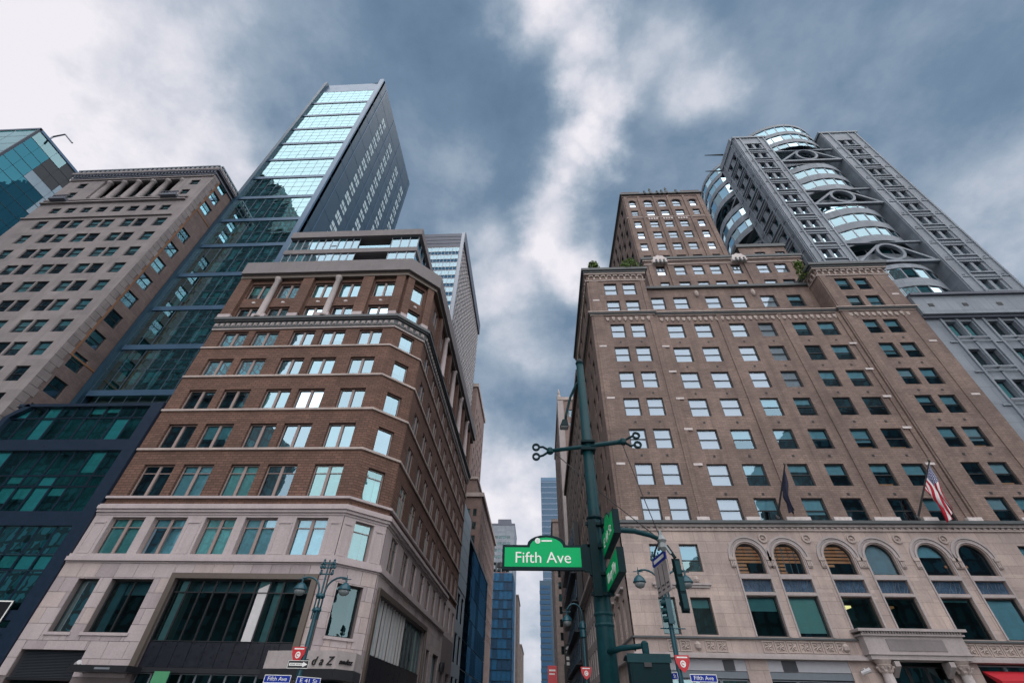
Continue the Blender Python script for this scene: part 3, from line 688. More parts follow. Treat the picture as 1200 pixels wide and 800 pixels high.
# ================================================================== F: rose brick building with setbacks and tower
def rose_building():
    R = thing('setback_building', 'rose brown brick building with stone arcade base, stepped setbacks and brick tower', 'building', (22, 34, 0))
    X0, X1, Y, YS = 6.05, 38.85, 34.0, 49.5
    F = Face((0, Y, 0), (1, 0, 0), (0, -1, 0)); Wg = Face((0, Y-.22, 0), (1, 0, 0), (0, -1, 0)); L = Face((X0, 0, 0), (0, 1, 0), (-1, 0, 0))
    cols = [(8.6, 1.42), (10.66, 1.45), (14.47, 1.66), (17.25, 1.66), (20.7, 1.58), (23.52, 1.5), (26.9, 1.5), (29.46, 1.68), (33.63, 1.4), (35.62, 1.42)]
    zb = [13.2, 15.96, 19.08, 22.2, 25.16, 28.21, 31.28]; H = 1.82
    wing = lambda c: c[0] < 12 or c[0] > 32
    WL, WR = 12.5, 31.35
    def op(c, z, h=H): return (c[0]-c[1]/2, c[0]+c[1]/2, z, z+h)
    wz = [34.75, 37.5]
    ly = [(36.2, 1.15), (38.5, 1.15), (43.2, 1.3), (46.4, 1.3)]
    m = MB()
    F.wall(m, WL, WR, 12.9, 34.6, [op(c, z) for c in cols if not wing(c) for z in zb], .3)
    for a, b in ((X0, WL), (WR, X1)):
        Wg.wall(m, a, b, 12.9, 41.0, [op(c, z) for c in cols if wing(c) for z in zb+wz], .3)
        m.poly([(WL if a == X0 else WR, Y-.22, 12.9), (WL if a == X0 else WR, Y, 12.9), (WL if a == X0 else WR, Y, 34.6), (WL if a == X0 else WR, Y-.22, 34.6)])
    L.wall(m, Y-.22, YS, 12.9, 41.0, [(y-w/2, y+w/2, z, z+H) for y, w in ly for z in zb+wz], .3)
    Cn = Face((0, 35.6, 0), (1, 0, 0), (0, -1, 0)); ccols = [(14.1, 1.5), (16.65, 1.6), (20.2, 1.6), (23.05, 1.6), (26.3, 1.6), (29.2, 1.6)]
    Cn.wall(m, WL, WR, 34.5, 40.3, [op(c, 36.95, 1.85) for c in ccols], .3)
    m.poly([(WL, Y-.2, 34.5), (WL, 38, 34.5), (WL, 38, 41), (WL, Y-.2, 41)]); m.poly([(WR, Y-.2, 34.5), (WR, 38, 34.5), (WR, 38, 41), (WR, Y-.2, 41)])
    Md = Face((0, 38, 0), (1, 0, 0), (0, -1, 0)); mcols = [(16.55, 1.15), (19.0, 1.4), (21.3, 1.4), (23.5, 1.4), (26.1, 1.2), (29.45, 1.5), (31.7, 1.5)]; mz = [42.35, 45.4]
    Md.wall(m, 14.6, 34.6, 40.2, 48.4, [op(c, z, 1.75) for c in mcols for z in mz], .3)
    m.poly([(14.6, 38, 40), (14.6, 43, 40), (14.6, 43, 48.4), (14.6, 38, 48.4)]); m.poly([(34.6, 38, 40), (34.6, 60, 40), (34.6, 60, 48.4), (34.6, 38, 48.4)])
    b2 = Face((0, 40.4, 0), (1, 0, 0), (0, -1, 0)); b2.wall(m, 29.2, 35.6, 48.4, 54.0, [(31.2, 32.6, 51.2, 52.6), (34.0, 35.3, 51.2, 52.6)], .3)
    T = Face((0, 43, 0), (1, 0, 0), (0, -1, 0)); TL = Face((15.85, 0, 0), (0, 1, 0), (-1, 0, 0)); TX0, TX1, TY1 = 15.85, 29.4, 61.5
    tc_ = [(17.35, 1.15), (20.0, 1.4), (22.4, 1.4), (24.8, 1.4), (27.55, 1.15)]
    tz = [50.9, 53.95, 57.0, 60.0, 62.95]
    tops = [op(c, z, 1.75) for c in tc_ for z in tz]+[op(c, 66.3, 1.5) for c in tc_]+[op(c, 68.85, 1.95) for c in tc_]
    T.wall(m, TX0, TX1, 48, 72.6, tops, .35)
    tly = [45.0, 47.6, 50.4, 53.2, 56.0, 58.8]
    TL.wall(m, 43, TY1, 44, 72.6, [(y-.6, y+.6, z, z+1.75) for y in tly for z in tz+[66.3, 69.0]], .3)
    m.poly([(TX1, 43, 44), (TX1, TY1, 44), (TX1, TY1, 72.6), (TX1, 43, 72.6)]); m.poly([(TX0, TY1, 44), (TX1, TY1, 44), (TX1, TY1, 72.6), (TX0, TY1, 72.6)])
    m.poly([(X1, Y-.22, 12.9), (X1, YS, 12.9), (X1, YS, 41), (X1, Y-.22, 41)]); m.poly([(X0, YS, 12), (X1, YS, 12), (X1, YS, 41), (X0, YS, 41)])
    m.build('wall', 'brick_rose', R)
    m = MB()
    for x0, x1, y0, y1, z in ((X0, WL, Y, YS, 40.9), (WR, X1, Y, YS, 40.9), (WL, WR, Y, 36, 34.55), (WL, WR, 35.6, 39, 40.25), (14.6, 34.6, 38, 60, 48.3), (TX0, TX1, 43, TY1, 72.5), (29.2, 35.6, 40.4, 60, 53.9)):
        m.poly([(x0, y0, z), (x1, y0, z), (x1, y1, z), (x0, y1, z)])
    split_build(m, 'roof', 'concrete', R)
    m = MB(); F.quad(m, X0+.3, X1, 12, 34.4, -1.4); Cn.quad(m, WL, WR, 34, 40.2, -1.2); Md.quad(m, 14.7, 34.5, 40, 48.2, -1.2); T.quad(m, TX0+.3, TX1-.3, 45, 72, -1.4); L.quad(m, Y+.2, YS, 12, 40.8, -1.4); Wg.quad(m, X0+.3, WL, 34.6, 40.8, -1.4); Wg.quad(m, WR, X1, 34.6, 40.8, -1.4); TL.quad(m, 43.3, TY1, 44, 72, -1.2); b2.quad(m, 29.4, 35.4, 49, 53.8, -1)
    m.build('interior_wall', 'interior', R)
    # windows
    def fwin(face, u, z, w, h, bright, ll=True):
        t = wtype(w-.02, h-.02, 1, (0, .5, 1), .07, .06, 'sash_dark', 'terracotta_trim', .07)
        r = random.random()
        if bright > r: bl = (random.choice((1.0, 1.0, 1.0, .92)), 'blind_white'); pn = 'pane_bright'
        elif r < .9: bl = (random.choice((.45, .5, .5, .62, .3)), random.choice(('blind_teal', 'blind_teal', 'blind_white'))); pn = 'pane_clear'
        else: bl = None; pn = 'pane_clear'
        put_window(R, face, u, z+.01, t, pn, .17, bl)
        if not bright and random.random() < .12:
            b = MB(); face.box(b, u-w*.4, u+w*.4, z+.12, z+.3, -.5, -.4); b.build('glowing_shelf', 'glowing_wood', R)  # glow in the shelf itself stands in for a lit room
    for i, c in enumerate(cols):
        fc = Wg if wing(c) else F
        for k, z in enumerate(zb):
            br = 1.0 if i < 2 else (1.0 if k >= 2+(i > 2)+(i > 3) and i < 6 else (.45 if i in (2, 3) else (.9 if (k > 4 and i < 5) else 0)))
            if i >= 6: br = 0
            fwin(fc, c[0], z, c[1], H, br)
        if wing(c):
            for z in wz: fwin(fc, c[0], z, c[1], H, 1.0 if i < 2 else 0)
    for i, c in enumerate(ccols): fwin(Cn, c[0], 36.95, c[1], 1.85, 1.0 if i < 5 else 0)
    for c in mcols:
        for z in mz: fwin(Md, c[0], z, c[1], 1.75, 1.0)
    for y, w in ly:
        for z in zb+wz: fwin(L, y, z, w, H, 0.0)
    for y in tly:
        for z in tz+[66.3, 69.0]: fwin(TL, y, z, 1.2, 1.75, .25)
    for i, c in enumerate(tc_):
        for z in tz: fwin(T, c[0], z, c[1], 1.75, 1.0)
        fwin(T, c[0], 66.3, c[1], 1.5, 1.0); fwin(T, c[0], 68.85, c[1], 1.9, .9)
    for u in (31.9, 34.65): fwin(b2, u, 51.2, 1.35, 1.4, .5)
    # round heads over the top tower windows
    for c in tc_:
        b = MB(); r = c[1]/2; z = 70.25
        for q in range(8):
            t0, t1 = math.pi*q/8, math.pi*(q+1)/8
            p = [T.P(c[0]+math.cos(t)*r, z+math.sin(t)*r*.8, -.12) for t in (t0, t1)]+[T.P(c[0]+math.cos(t1)*r, z+.7, -.12), T.P(c[0]+math.cos(t0)*r, z+.7, -.12)]
            b.poly(p)
        b.build('arch_head', 'brick_rose', R)
        b = MB(); b.ring(T.P(c[0], z, .03), T.U, (0, 0, .82), r+.16, .2, .1, 12, 0, math.pi); b.build('arch_trim', 'brick_dull', R)
    # brick pilasters and toothed edges, floor stones
    p = MB()
    for a, b_ in ((19.0-.1, 19.0+.35), (25.1, 25.5), (12.55, 12.9), (30.9, 31.3)): F.box(p, a, b_, 13.3, 34.4, .002, .1)
    for a, b_ in ((6.3, 7.3), (12.0, 12.4), (31.5, 32.2), (37.2, 38.7)): Wg.box(p, a, b_, 13.3, 40.0, .002, .07)
    for a, b_ in ((16.05, 16.6), (18.4, 18.75), (21.05, 21.35), (23.45, 23.75), (26.1, 26.45), (28.6, 29.2)): T.box(p, a, b_, 49, 72, .002, .15)
    for a, b_ in ((15.0, 15.6), (17.45, 17.8), (25.0, 25.3), (27.2, 27.6), (33.2, 34.2)): Md.box(p, a, b_, 40.3, 47.2, .002, .14)
    split_build(p, 'pilaster', 'brick_rose', R)
    p = MB()
    for u in (12.95, 30.75):
        for k, z in enumerate((17.6, 23.9, 30.0, 20.8, 26.9)): F.box(p, u-.35, u+.35, z, z+.2, .05, .13)
    for u in (6.8, 38.0):
        for z in (17.6, 23.9, 30.0, 36.5): Wg.box(p, u-.35, u+.35, z, z+.2, .04, .1)
    for u, w in ((7.0, .9), (9.6, .35), (12.2, .9), (15.8, 1.0), (19.0, 1.7), (22.1, 1.2), (25.2, 1.8), (28.2, 1.0), (31.2, 1.0), (34.6, .4), (37.5, 1.8)):
        F.box(p, u-w/2, u+w/2, 13.25, 13.5, .05, .35)
    split_build(p, 'stone_block', 'shell_white', R)
    # floor-line brick panels under windows (small dark vents)
    v = MB()
    for c in cols:
        fc = Wg if wing(c) else F
        for z in zb[1:]: fc.box(v, c[0]-.09, c[0]+.09, z-.72, z-.55, 0.002, .03)
    v.build('wall_vent', 'sash_dark', R, kind='stuff')
    # cornices with arched corbel tables
    def corbel(face, u0, u1, z, step=.62, n=0.0, h=.62):
        k = max(1, int((u1-u0)/step)); st = (u1-u0)/k; b = MB()
        for i in range(k+1):
            u = u0+i*st; face.box(b, max(u0, u-.1), min(u1, u+.1), z-h*.1, z+h*.55, n+.002, n+.14)
        for i in range(k):
            u = u0+(i+.5)*st; r = st/2-.1
            for q in range(6):
                t0, t1 = math.pi*q/6, math.pi*(q+1)/6; a0, a1 = u+r*math.cos(t0), u+r*math.cos(t1); c0, c1 = z+h*.55+r*math.sin(t0), z+h*.55+r*math.sin(t1)
                b.prism([face.P(a0, c0, n+.002), face.P(a1, c1, n+.002), face.P(a1, z+h+r*.6, n+.002), face.P(a0, z+h+r*.6, n+.002)], [face.P(a0, c0, n+.14), face.P(a1, c1, n+.14), face.P(a1, z+h+r*.6, n+.14), face.P(a0, z+h+r*.6, n+.14)])
        b.build('corbel_table', 'terracotta_trim', R, kind='stuff')
    wl = [(X0, YS), (X0, Y-.22), (WL, Y-.22), (WL, 38)]; wr = [(WR, 38), (WR, Y-.22), (X1, Y-.22), (X1, YS)]
    for pth in (wl, wr):
        for z0, z1, o, mt in ((39.72, 39.86, .1, 'terracotta_trim'), (40.72, 40.95, .24, 'terracotta_trim'), (40.95, 41.2, .34, 'frieze_green'), (41.2, 41.55, .5, 'frieze_green')):
            b = MB(); b.band(pth, z0, z1, .0, o); b.build('cornice', mt, R)
    corbel(Wg, X0+.2, WL-.1, 39.95); corbel(Wg, WR+.1, X1-.2, 39.95); corbel(L, Y, YS, 39.95); 
    Rw = Face((WR, 0, 0), (0, 1, 0), (-1, 0, 0)); corbel(Rw, Y, 38, 39.95)
    full = [(X0, YS), (X0, Y-.22), (WL-.002, Y-.22), (WL-.002, Y), (WR+.002, Y), (WR+.002, Y-.22), (X1, Y-.22), (X1, YS)]
    for z0, z1, o, mt in ((34.28, 34.42, .12, 'terracotta_trim'), (34.42, 34.6, .24, 'frieze_green'), (34.6, 34.72, .34, 'terracotta_trim')):
        b = MB(); b.band(full, z0, z1, 0, o); b.build('string_course', mt, R)
    orn = MB()
    for a, b_, fc in ((7.4, 12.2, Wg), (13.0, 31.0, F), (31.9, 38.0, Wg)):
        k = int((b_-a)/.55)
        for i in range(k):
            u = a+(i+.5)*(b_-a)/k; fc.box(orn, u-.16, u+.16, 33.62+.1*(i % 2), 34.0+.1*(i % 2), .01, .09); fc.box(orn, u-.07, u+.07, 33.5, 33.66, .01, .12)
    orn.build('frieze_ornament', 'terracotta_trim', R, kind='stuff')
    b = MB(); b.band([(WL, 35.6), (WR, 35.6)], 40.1, 40.45, 0, .3); b.build('string_course', 'frieze_green', R)
    mp = [(14.6, 43), (14.6, 38), (34.6, 38), (34.6, 46)]
    for z0, z1, o, mt in ((47.4, 47.55, .08, 'terracotta_trim'), (48.1, 48.35, .16, 'terracotta_trim'), (48.35, 48.75, .3, 'frieze_green')):
        b = MB(); b.band(mp, z0, z1, 0, o); b.build('cornice', mt, R)
    b = MB(); b.band([(29.2, 45), (29.2, 40.4), (35.6, 40.4), (35.6, 46)], 53.6, 54.2, 0, .2); b.build('cornice', 'frieze_green', R)
    for u in (16.6, 26.75):      # shell crests on the cornice
        b = MB(); c = Md.P(u, 47.7, .34); n = 9; pts = []
        for q in range(n+1):
            t = math.pi*q/n; r = 1.0 if q % 2 else .86; pts.append((math.cos(t)*1.05*r, .15+math.sin(t)*1.15*r))
        pts = [(1.0, -.2)]+pts+[(-1.0, -.2)]
        b.prism([c+Vector((x, 0.2, z)) for x, z in pts], [c+Vector((x*.94, -.12, z*.94)) for x, z in pts]); b.build('shell_crest', 'shell_white', R)
        b = MB()
        for x in (-.5, 0, .5): b.lathe(c+Vector((x, -.2, -.5)), [(.08, 0), (.16, .25), (.1, .5), (.14, .62), (.02, .8)], 6)
        b.build('crest_figure', 'frieze_green', R, kind='stuff')
    for u in (18.6, 24.9):
        b = MB(); b.lathe(Cn.P(u, 39.2, .1), [(.04, -.5), (.18, -.35), (.26, 0), (.18, .25), (.2, .4), (.06, .55)], 7); b.build('cartouche', 'terracotta_trim', R)
    tp = [(TX0, TY1), (TX0, 43), (TX1, 43), (TX1, TY1)]
    for z0, z1, o, mt in ((65.55, 65.75, .1, 'terracotta_trim'), (71.9, 72.1, .1, 'brick_dull'), (72.5, 72.85, .3, 'frieze_green')):
        b = MB(); b.band(tp, z0, z1, 0, o); b.build('string_course', mt, R)
    p = MB()
    T.box(p, TX0, 19.0, 72.6, 73.5, -1, .1); T.box(p, 26.2, TX1, 72.6, 73.5, -1, .1); split_build(p, 'parapet', 'brick_dull', R)
    orn = MB()
    for c in tc_[1:4]:
        for q in range(4): T.box(orn, c[0]-.75+q*.42, c[0]-.5+q*.42, 65.0, 65.4, .01, .12)
    orn.build('frieze_ornament', 'shell_white', R, kind='stuff')
    for u, h in ((19.9, 1.1), (20.9, 1.9), (22.1, 1.0), (22.9, 1.3), (23.7, 2.0), (25.4, 1.3)):
        b = MB(); b.lathe(T.P(u, 72.5, .15), [(.22, 0), (.3, h*.25), (.16, h*.5), (.24, h*.7), (.12, h*.82), (.15, h*.93), (.03, h)], 7); b.build('gargoyle', 'frieze_green', R)
    for z in (51.5, 56, 60.5, 65):
        b = MB(); b.box(TX0-.9, TX0, TY1-.7, TY1, z, z+.5); b.box(TX0-.75, TX0-.3, TY1-.6, TY1-.2, z+.5, z+.9); b.build('wall_bracket', 'sash_dark', R)
    # ------------------------------------------------ limestone base
    ops = []
    uu = [(8.52, 1.1), (10.72, 1.32)]
    for u, w in uu+[(33.65, 1.32), (35.8, 1.32)]: ops += [(u-w/2, u+w/2, 9.85, 11.65), (u-w/2, u+w/2, 6.2, 8.3)]
    arches = [14.72, 17.37, 20.76, 23.52, 27.0, 29.72]; AR = .92
    for u in arches: ops += [(u-AR, u+AR, 9.75, 11.72), (u-.97, u+.97, 8.66, 9.42), (u-.97, u+.97, 6.15, 8.42)]
    shops = [(7.75, 12.55), (13.85, 18.65), (26.1, 31.2), (33.0, 37.8)]
    for a, b_ in shops: ops.append((a, b_, .15, 4.95))
    ops.append((20.95, 24.35, .15, 5.0))
    lops = [(y-.5, y+.5, z, z+h) for y in (35.9, 38.2, 41.0, 44.4, 47.2) for z, h in ((6.2, 2.25), (9.85, 1.8))]
    m = MB(); F.wall(m, X0, X1, 0, 13.0, ops, .35, .1); L.wall(m, Y-.1, YS, 0, 13.0, lops, .35, .1)
    for u in arches:
        for q in range(16):
            t0, t1 = math.pi*q/16, math.pi*(q+1)/16
            a0, a1 = u+AR*math.cos(t0), u+AR*math.cos(t1); c0, c1 = 10.8+AR*math.sin(t0), 10.8+AR*math.sin(t1)
            m.poly([F.P(a0, c0, .1), F.P(a1, c1, .1), F.P(a1, 11.72, .1), F.P(a0, 11.72, .1)])
            m.poly([F.P(a0, c0, .1), F.P(a1, c1, .1), F.P(a1, c1, -.2), F.P(a0, c0, -.2)])
    m.build('base_wall', 'lime_pink', R)
    m = MB(); F.quad(m, X0+.2, X1, .1, 12.8, -2.2); L.quad(m, Y+.2, YS, .1, 12.8, -1.4); m.poly([F.P(X0+.2, 8.55, -.4), F.P(X1, 8.55, -.4), F.P(X1, 8.55, -2.2), F.P(X0+.2, 8.55, -2.2)])
    m.build('base_interior', 'interior', R)
    for i, u in enumerate(arches):
        for r, wd, d in ((1.06, .12, .08), (1.34, .14, .10), (1.2, .10, .04)):
            b = MB(); b.ring(F.P(u, 10.8, .1+d/2), (1, 0, 0), (0, 0, 1), r, wd, d, 20, 0, math.pi); b.build('archivolt', 'lime_grey', R)
        for s in (-1, 1):
            b = MB(); F.box(b, u+s*1.03-.05, u+s*1.03+.05, 6.15, 10.78, .1, .17); b.build('jamb_moulding', 'lime_grey', R)
            b = MB(); F.box(b, u+s*1.24-.14, u+s*1.24+.14, 10.15, 10.75, .1, .2); F.box(b, u+s*1.24-.19, u+s*1.24+.19, 10.6, 10.8, .1, .26)
            for q in range(3): F.box(b, u+s*1.24-.15+q*.11, u+s*1.24-.07+q*.11, 10.22, 10.52, .2, .26)
            b.build('capital', 'terracotta_trim', R)
        # arched pane in a thin frame
        t = wtype(2*AR-.02, 1.0, 1, (0, 1), .05, .05, 'sash_dark'); fr = MB()
        F.box(fr, u-AR, u-AR+.06, 9.76, 10.8, -.22, -.12); F.box(fr, u+AR-.06, u+AR, 9.76, 10.8, -.22, -.12); F.box(fr, u-AR+.06, u+AR-.06, 9.76, 9.83, -.22, -.12)
        fr.ring(F.P(u, 10.8, -.17), (1, 0, 0), (0, 0, 1), AR-.03, .06, .1, 16, 0, math.pi)
        fo = fr.build('arched_window', 'sash_dark', R)
        b = MB(); b.poly([F.P(u-AR+.05, 9.82, -.18), F.P(u+AR-.05, 9.82, -.18)]+[F.P(u+(AR-.05)*math.cos(math.pi*q/14), 10.8+(AR-.05)*math.sin(math.pi*q/14), -.18) for q in range(15)])
        b.build('pane', 'pane_bright' if i == 3 else 'pane_clear', fo)
        if i < 3 or i == 5:
            for q in range(8 if i < 2 else 6):
                b = MB(); z = 11.75-.24*q; F.box(b, u-1.4, u+(1.4 if q < 5 else .1), z-.07, z+.07, -1.15+.03*q, -1.08+.03*q)
                if i == 5 and q < 5: continue
                b.build('ceiling_slat', 'glowing_wood', fo)
        if i == 1:
            for q in range(5):
                b = MB(); b.tube([F.P(u-.9+q*.4, 9.9, -.6), F.P(u-.75+q*.4, 11.9, -.6)], .025, 5); b.build('mullion', 'alu_grey', fo)
        if i in (3, 4):
            b = MB(); F.box(b, u-AR+.02, u+AR-.02, 9.85 if i == 3 else 10.95, 11.75, -.34, -.31); b.build('blind', 'blind_teal', fo)
        # spandrel panel with leafy relief, then the tall window
        b = MB(); F.box(b, u-.96, u+.96, 8.67, 9.41, -.2, -.08); sp_ = b.build('spandrel_panel', 'panel_blue', R)
        b = MB()
        for q in range(9):
            x0 = u-.85+q*.2; b.tube([F.P(x0, 8.7, -.075), F.P(x0+random.uniform(-.1, .25), 9.0, -.07), F.P(x0+random.uniform(-.3, .3), 9.38, -.075)], .018, 4)
        b.build('leaf_relief', 'bronze_relief', sp_, kind='stuff')
        b = MB(); F.box(b, u-1.0, u+1.0, 9.44, 9.7, .1, .18); b.build('sill', 'lime_grey', R)
        b = MB(); F.box(b, u-1.0, u+1.0, 8.46, 8.62, .1, .16); b.build('lintel', 'lime_grey', R)
        put_window(R, F, u, 6.16, wtype(1.92, 2.24, 1, (0, 1), .06, .06, 'sash_dark'), 'pane_clear' if i in (1, 5) else 'pane_dark', .12, {0: (.35, 'blind_teal'), 1: (.88, 'blind_green'), 4: (.06, 'blind_teal'), 5: (1.0, 'blind_teal')}.get(i))
        if i in (0, 2, 3):
            b = MB(); b.box(u-.7, u+.1, Y+1.0, Y+1.8, 8.0, 8.12); b.build('ceiling_light', 'lit_lamp' if i == 2 else 'glowing_wood', R)
    for u, w in uu+[(33.65, 1.32), (35.8, 1.32)]:
        put_window(R, F, u, 9.86, wtype(w-.02, 1.77, 1, (0, .42, 1), .06, .06, 'sash_dark'), 'pane_clear', .15, (.6, 'blind_teal'), low='pane_teal')
        put_window(R, F, u, 6.21, wtype(w-.02, 2.07, 1, (0, 1), .06, .06, 'sash_dark'), 'pane_dark', .15, (.25, 'blind_teal'))
        b = MB(); F.box(b, u-w/2-.25, u+w/2+.25, 9.0, 9.12, .1, .28); F.box(b, u-w/2-.12, u+w/2+.12, 8.85, 9.0, .1, .2); b.build('window_hood', 'lime_grey', R)
        b = MB(); b.lathe(F.P(u, 9.3, .12), [(.02, -.2), (.18, -.1), (.22, .05), (.12, .25)], 7); b.build('keystone_ornament', 'terracotta_trim', R)
    for y in (35.9, 38.2, 41.0, 44.4, 47.2):
        for z, h in ((6.2, 2.25), (9.85, 1.8)): put_window(R, L, y, z+.01, wtype(.98, h-.02, 1, (0, 1), .06, .06, 'sash_dark'), 'pane_dark', .15)
        b = MB(); L.box(b, y-.75, y+.75, 9.0, 9.14, .1, .3); b.build('window_hood', 'lime_grey', R)
    for i in range(5):     # round bosses between the arches
        u = (arches[i]+arches[i+1])/2; b = MB(); b.ring(F.P(u, 12.05, .15), (1, 0, 0), (0, 0, 1), .26, .1, .1, 14); b.lathe(F.P(u, 11.95, .1), [(.04, 0), (.12, .08), (.04, .2)], 8); b.build('roundel', 'terracotta_trim', R)
    # cornice over the arcade, frieze below the windows
    pth = [(X0, YS), (X0, Y-.1), (X1, Y-.1), (X1, YS)]
    for z0, z1, o, mt in ((12.55, 12.66, .1, 'terracotta_trim'), (12.82, 13.02, .16, 'lime_grey'), (13.02, 13.22, .36, 'frieze_green'), (6.0, 6.1, .14, 'frieze_green'), (5.14, 5.26, .16, 'lime_grey'), (4.98, 5.14, .34, 'lime_grey')):
        b = MB(); b.band(pth, z0, z1, 0, o); b.build('cornice', mt, R)
    orn = MB()
    for i in range(80): F.box(orn, X0+.2+i*.4, X0+.38+i*.4, 12.68, 12.8, .1, .2)
    orn.build('dentil', 'lime_grey', R, kind='stuff')
    rm = MB(); LF.box(rm, -.33, .33, -.3, -.25, 0, .06); LF.box(rm, -.33, .33, .25, .3, 0, .06); LF.box(rm, -.33, -.28, -.25, .25, 0, .06); LF.box(rm, .28, .33, -.25, .25, 0, .06)
    for q in range(6):
        t = q*math.pi/3; rm.tube([(0, -.03, 0), (math.cos(t)*.13, -.05, math.sin(t)*.13), (math.cos(t+.4)*.22, -.03, math.sin(t+.4)*.22)], .035, 4)
    rmesh = rm.mesh('relief_panel', 'terracotta_trim')
    for u in [8.4, 9.15, 10.7, 11.4]+[14.2+i*.74 for i in range(7)]+[26.2+i*.74 for i in range(15)]:
        link('relief_panel', rmesh, R, F.P(u, 5.62, .1)-wloc(R))
    for u in (9.92, 18.85, 25.6):
        b = MB(); b.lathe(F.P(u, 5.6, .1), [(.02, -.25), (.2, -.1), (.22, .1), (.05, .28)], 8); b.build('rosette', 'terracotta_trim', R)
    # shop fronts under the frieze
    for k, (a, b_) in enumerate(shops):
        if k != 2:
            b = MB(); F.box(b, a, b_, 4.38, 4.94, -.25, .06); b.build('shop_fascia', 'awning_pale', R)
            b = MB(); F.box(b, a+(b_-a)*(.18 if k else .72), a+(b_-a)*(.36 if k else .86), 4.40, 4.92, .062, .09); b.build('fascia_panel', 'louvre', R)
            b = MB(); F.box(b, a, b_, 4.02, 4.36, -.25, .03); b.build('shop_transom', 'awning_grey', R)
        n = 3
        for i in range(n):
            wd = (b_-a)/n; put_window(R, F, a+wd*(i+.5), .2, wtype(wd-.02, 3.78 if k != 2 else 4.7, 1, (0, 1), .06, .05, 'alu_grey'), 'pane_teal', .2)
    b = MB(); b.prism([F.P(26.2, 4.6, .1), F.P(31.1, 4.6, .1), F.P(31.1, 4.5, .1), F.P(26.2, 4.5, .1)], [F.P(26.2, 4.1, 1.1), F.P(31.1, 4.1, 1.1), F.P(31.1, 3.75, 1.1), F.P(26.2, 3.75, 1.1)]); b.build('awning', 'awning_red', R)
    # portal: columns, entablature, doorway
    for u in (20.45, 24.85):
        b = MB(); b.lathe(F.P(u, 0, .5), [(.42, .15), (.42, .5), (.34, .6), (.31, 3), (.27, 4.35)], 16); b.build('portal_column', 'lime_grey', R, smooth=True)
        b = MB(); b.lathe(F.P(u, 4.35, .5), [(.27, 0), (.32, .1), (.3, .2), (.42, .42), (.36, .45), (.48, .65)], 12)
        for q in range(8): t = q*math.pi/4; c = F.P(u, 4.55, .5); b.tube([c+Vector((math.cos(t)*.3, math.sin(t)*.3, -.12)), c+Vector((math.cos(t)*.42, math.sin(t)*.42, .1)), c+Vector((math.cos(t)*.5, math.sin(t)*.5, .08))], .06, 5)
        b.build('portal_capital', 'terracotta_trim', R)
    ep = [(19.75, Y), (19.75, Y-.8), (25.55, Y-.8), (25.55, Y)]
    b = MB(); b.box(19.75, 25.55, Y-.8, Y-.12, 5.02, 6.2); b.build('portal_entablature', 'lime_grey', R)
    for z0, z1, o in ((5.25, 5.33, .08), (6.2, 6.3, .12), (6.42, 6.56, .26)):
        b = MB(); b.band(ep, z0, z1, .6, o); b.build('portal_cornice', 'lime_grey', R)
    orn = MB()
    for i in range(36): orn.box(19.7+i*.163, 19.78+i*.163, Y-.96, Y-.8, 6.3, 6.42)
    orn.build('dentil', 'lime_grey', R, kind='stuff')
    b = MB(); b.box(21.0, 24.3, Y-.83, Y-.8, 5.45, 6.05); b.build('portal_tablet', 'stone_taupe', R)
    for i in range(3): put_window(R, F, 21.55+i*1.12, .2, wtype(1.1, 4.6, 1, (0, .7, 1), .08, .05, 'black_metal'), 'pane_teal', .25)
    for u in (21.1, 24.2):
        b = MB(); b.prism([F.P(u-.15, 4.9, .1), F.P(u+.15, 4.9, .1), F.P(u+.15, 4.2, .1), F.P(u-.15, 4.2, .1)], [F.P(u-.15, 4.95, .8), F.P(u+.15, 4.95, .8), F.P(u+.15, 4.7, .8), F.P(u-.15, 4.7, .8)]); b.build('console', 'lime_grey', R)
    return R
rose_building()
sc_ = thing('security_camera', 'small white security camera beside the stone portal of the arcade', 'camera', (19.2, 33.7, 4.4))
b = MB(); b.tube([(19.2, 33.9, 4.5), (19.2, 33.4, 4.55)], .05, 6); b.build('bracket', 'alu_white', sc_)
b = MB(); b.tube([(19.0, 33.5, 4.35), (19.4, 33.2, 4.5)], [.1, .13], 8); b.build('camera_body', 'alu_white', sc_)

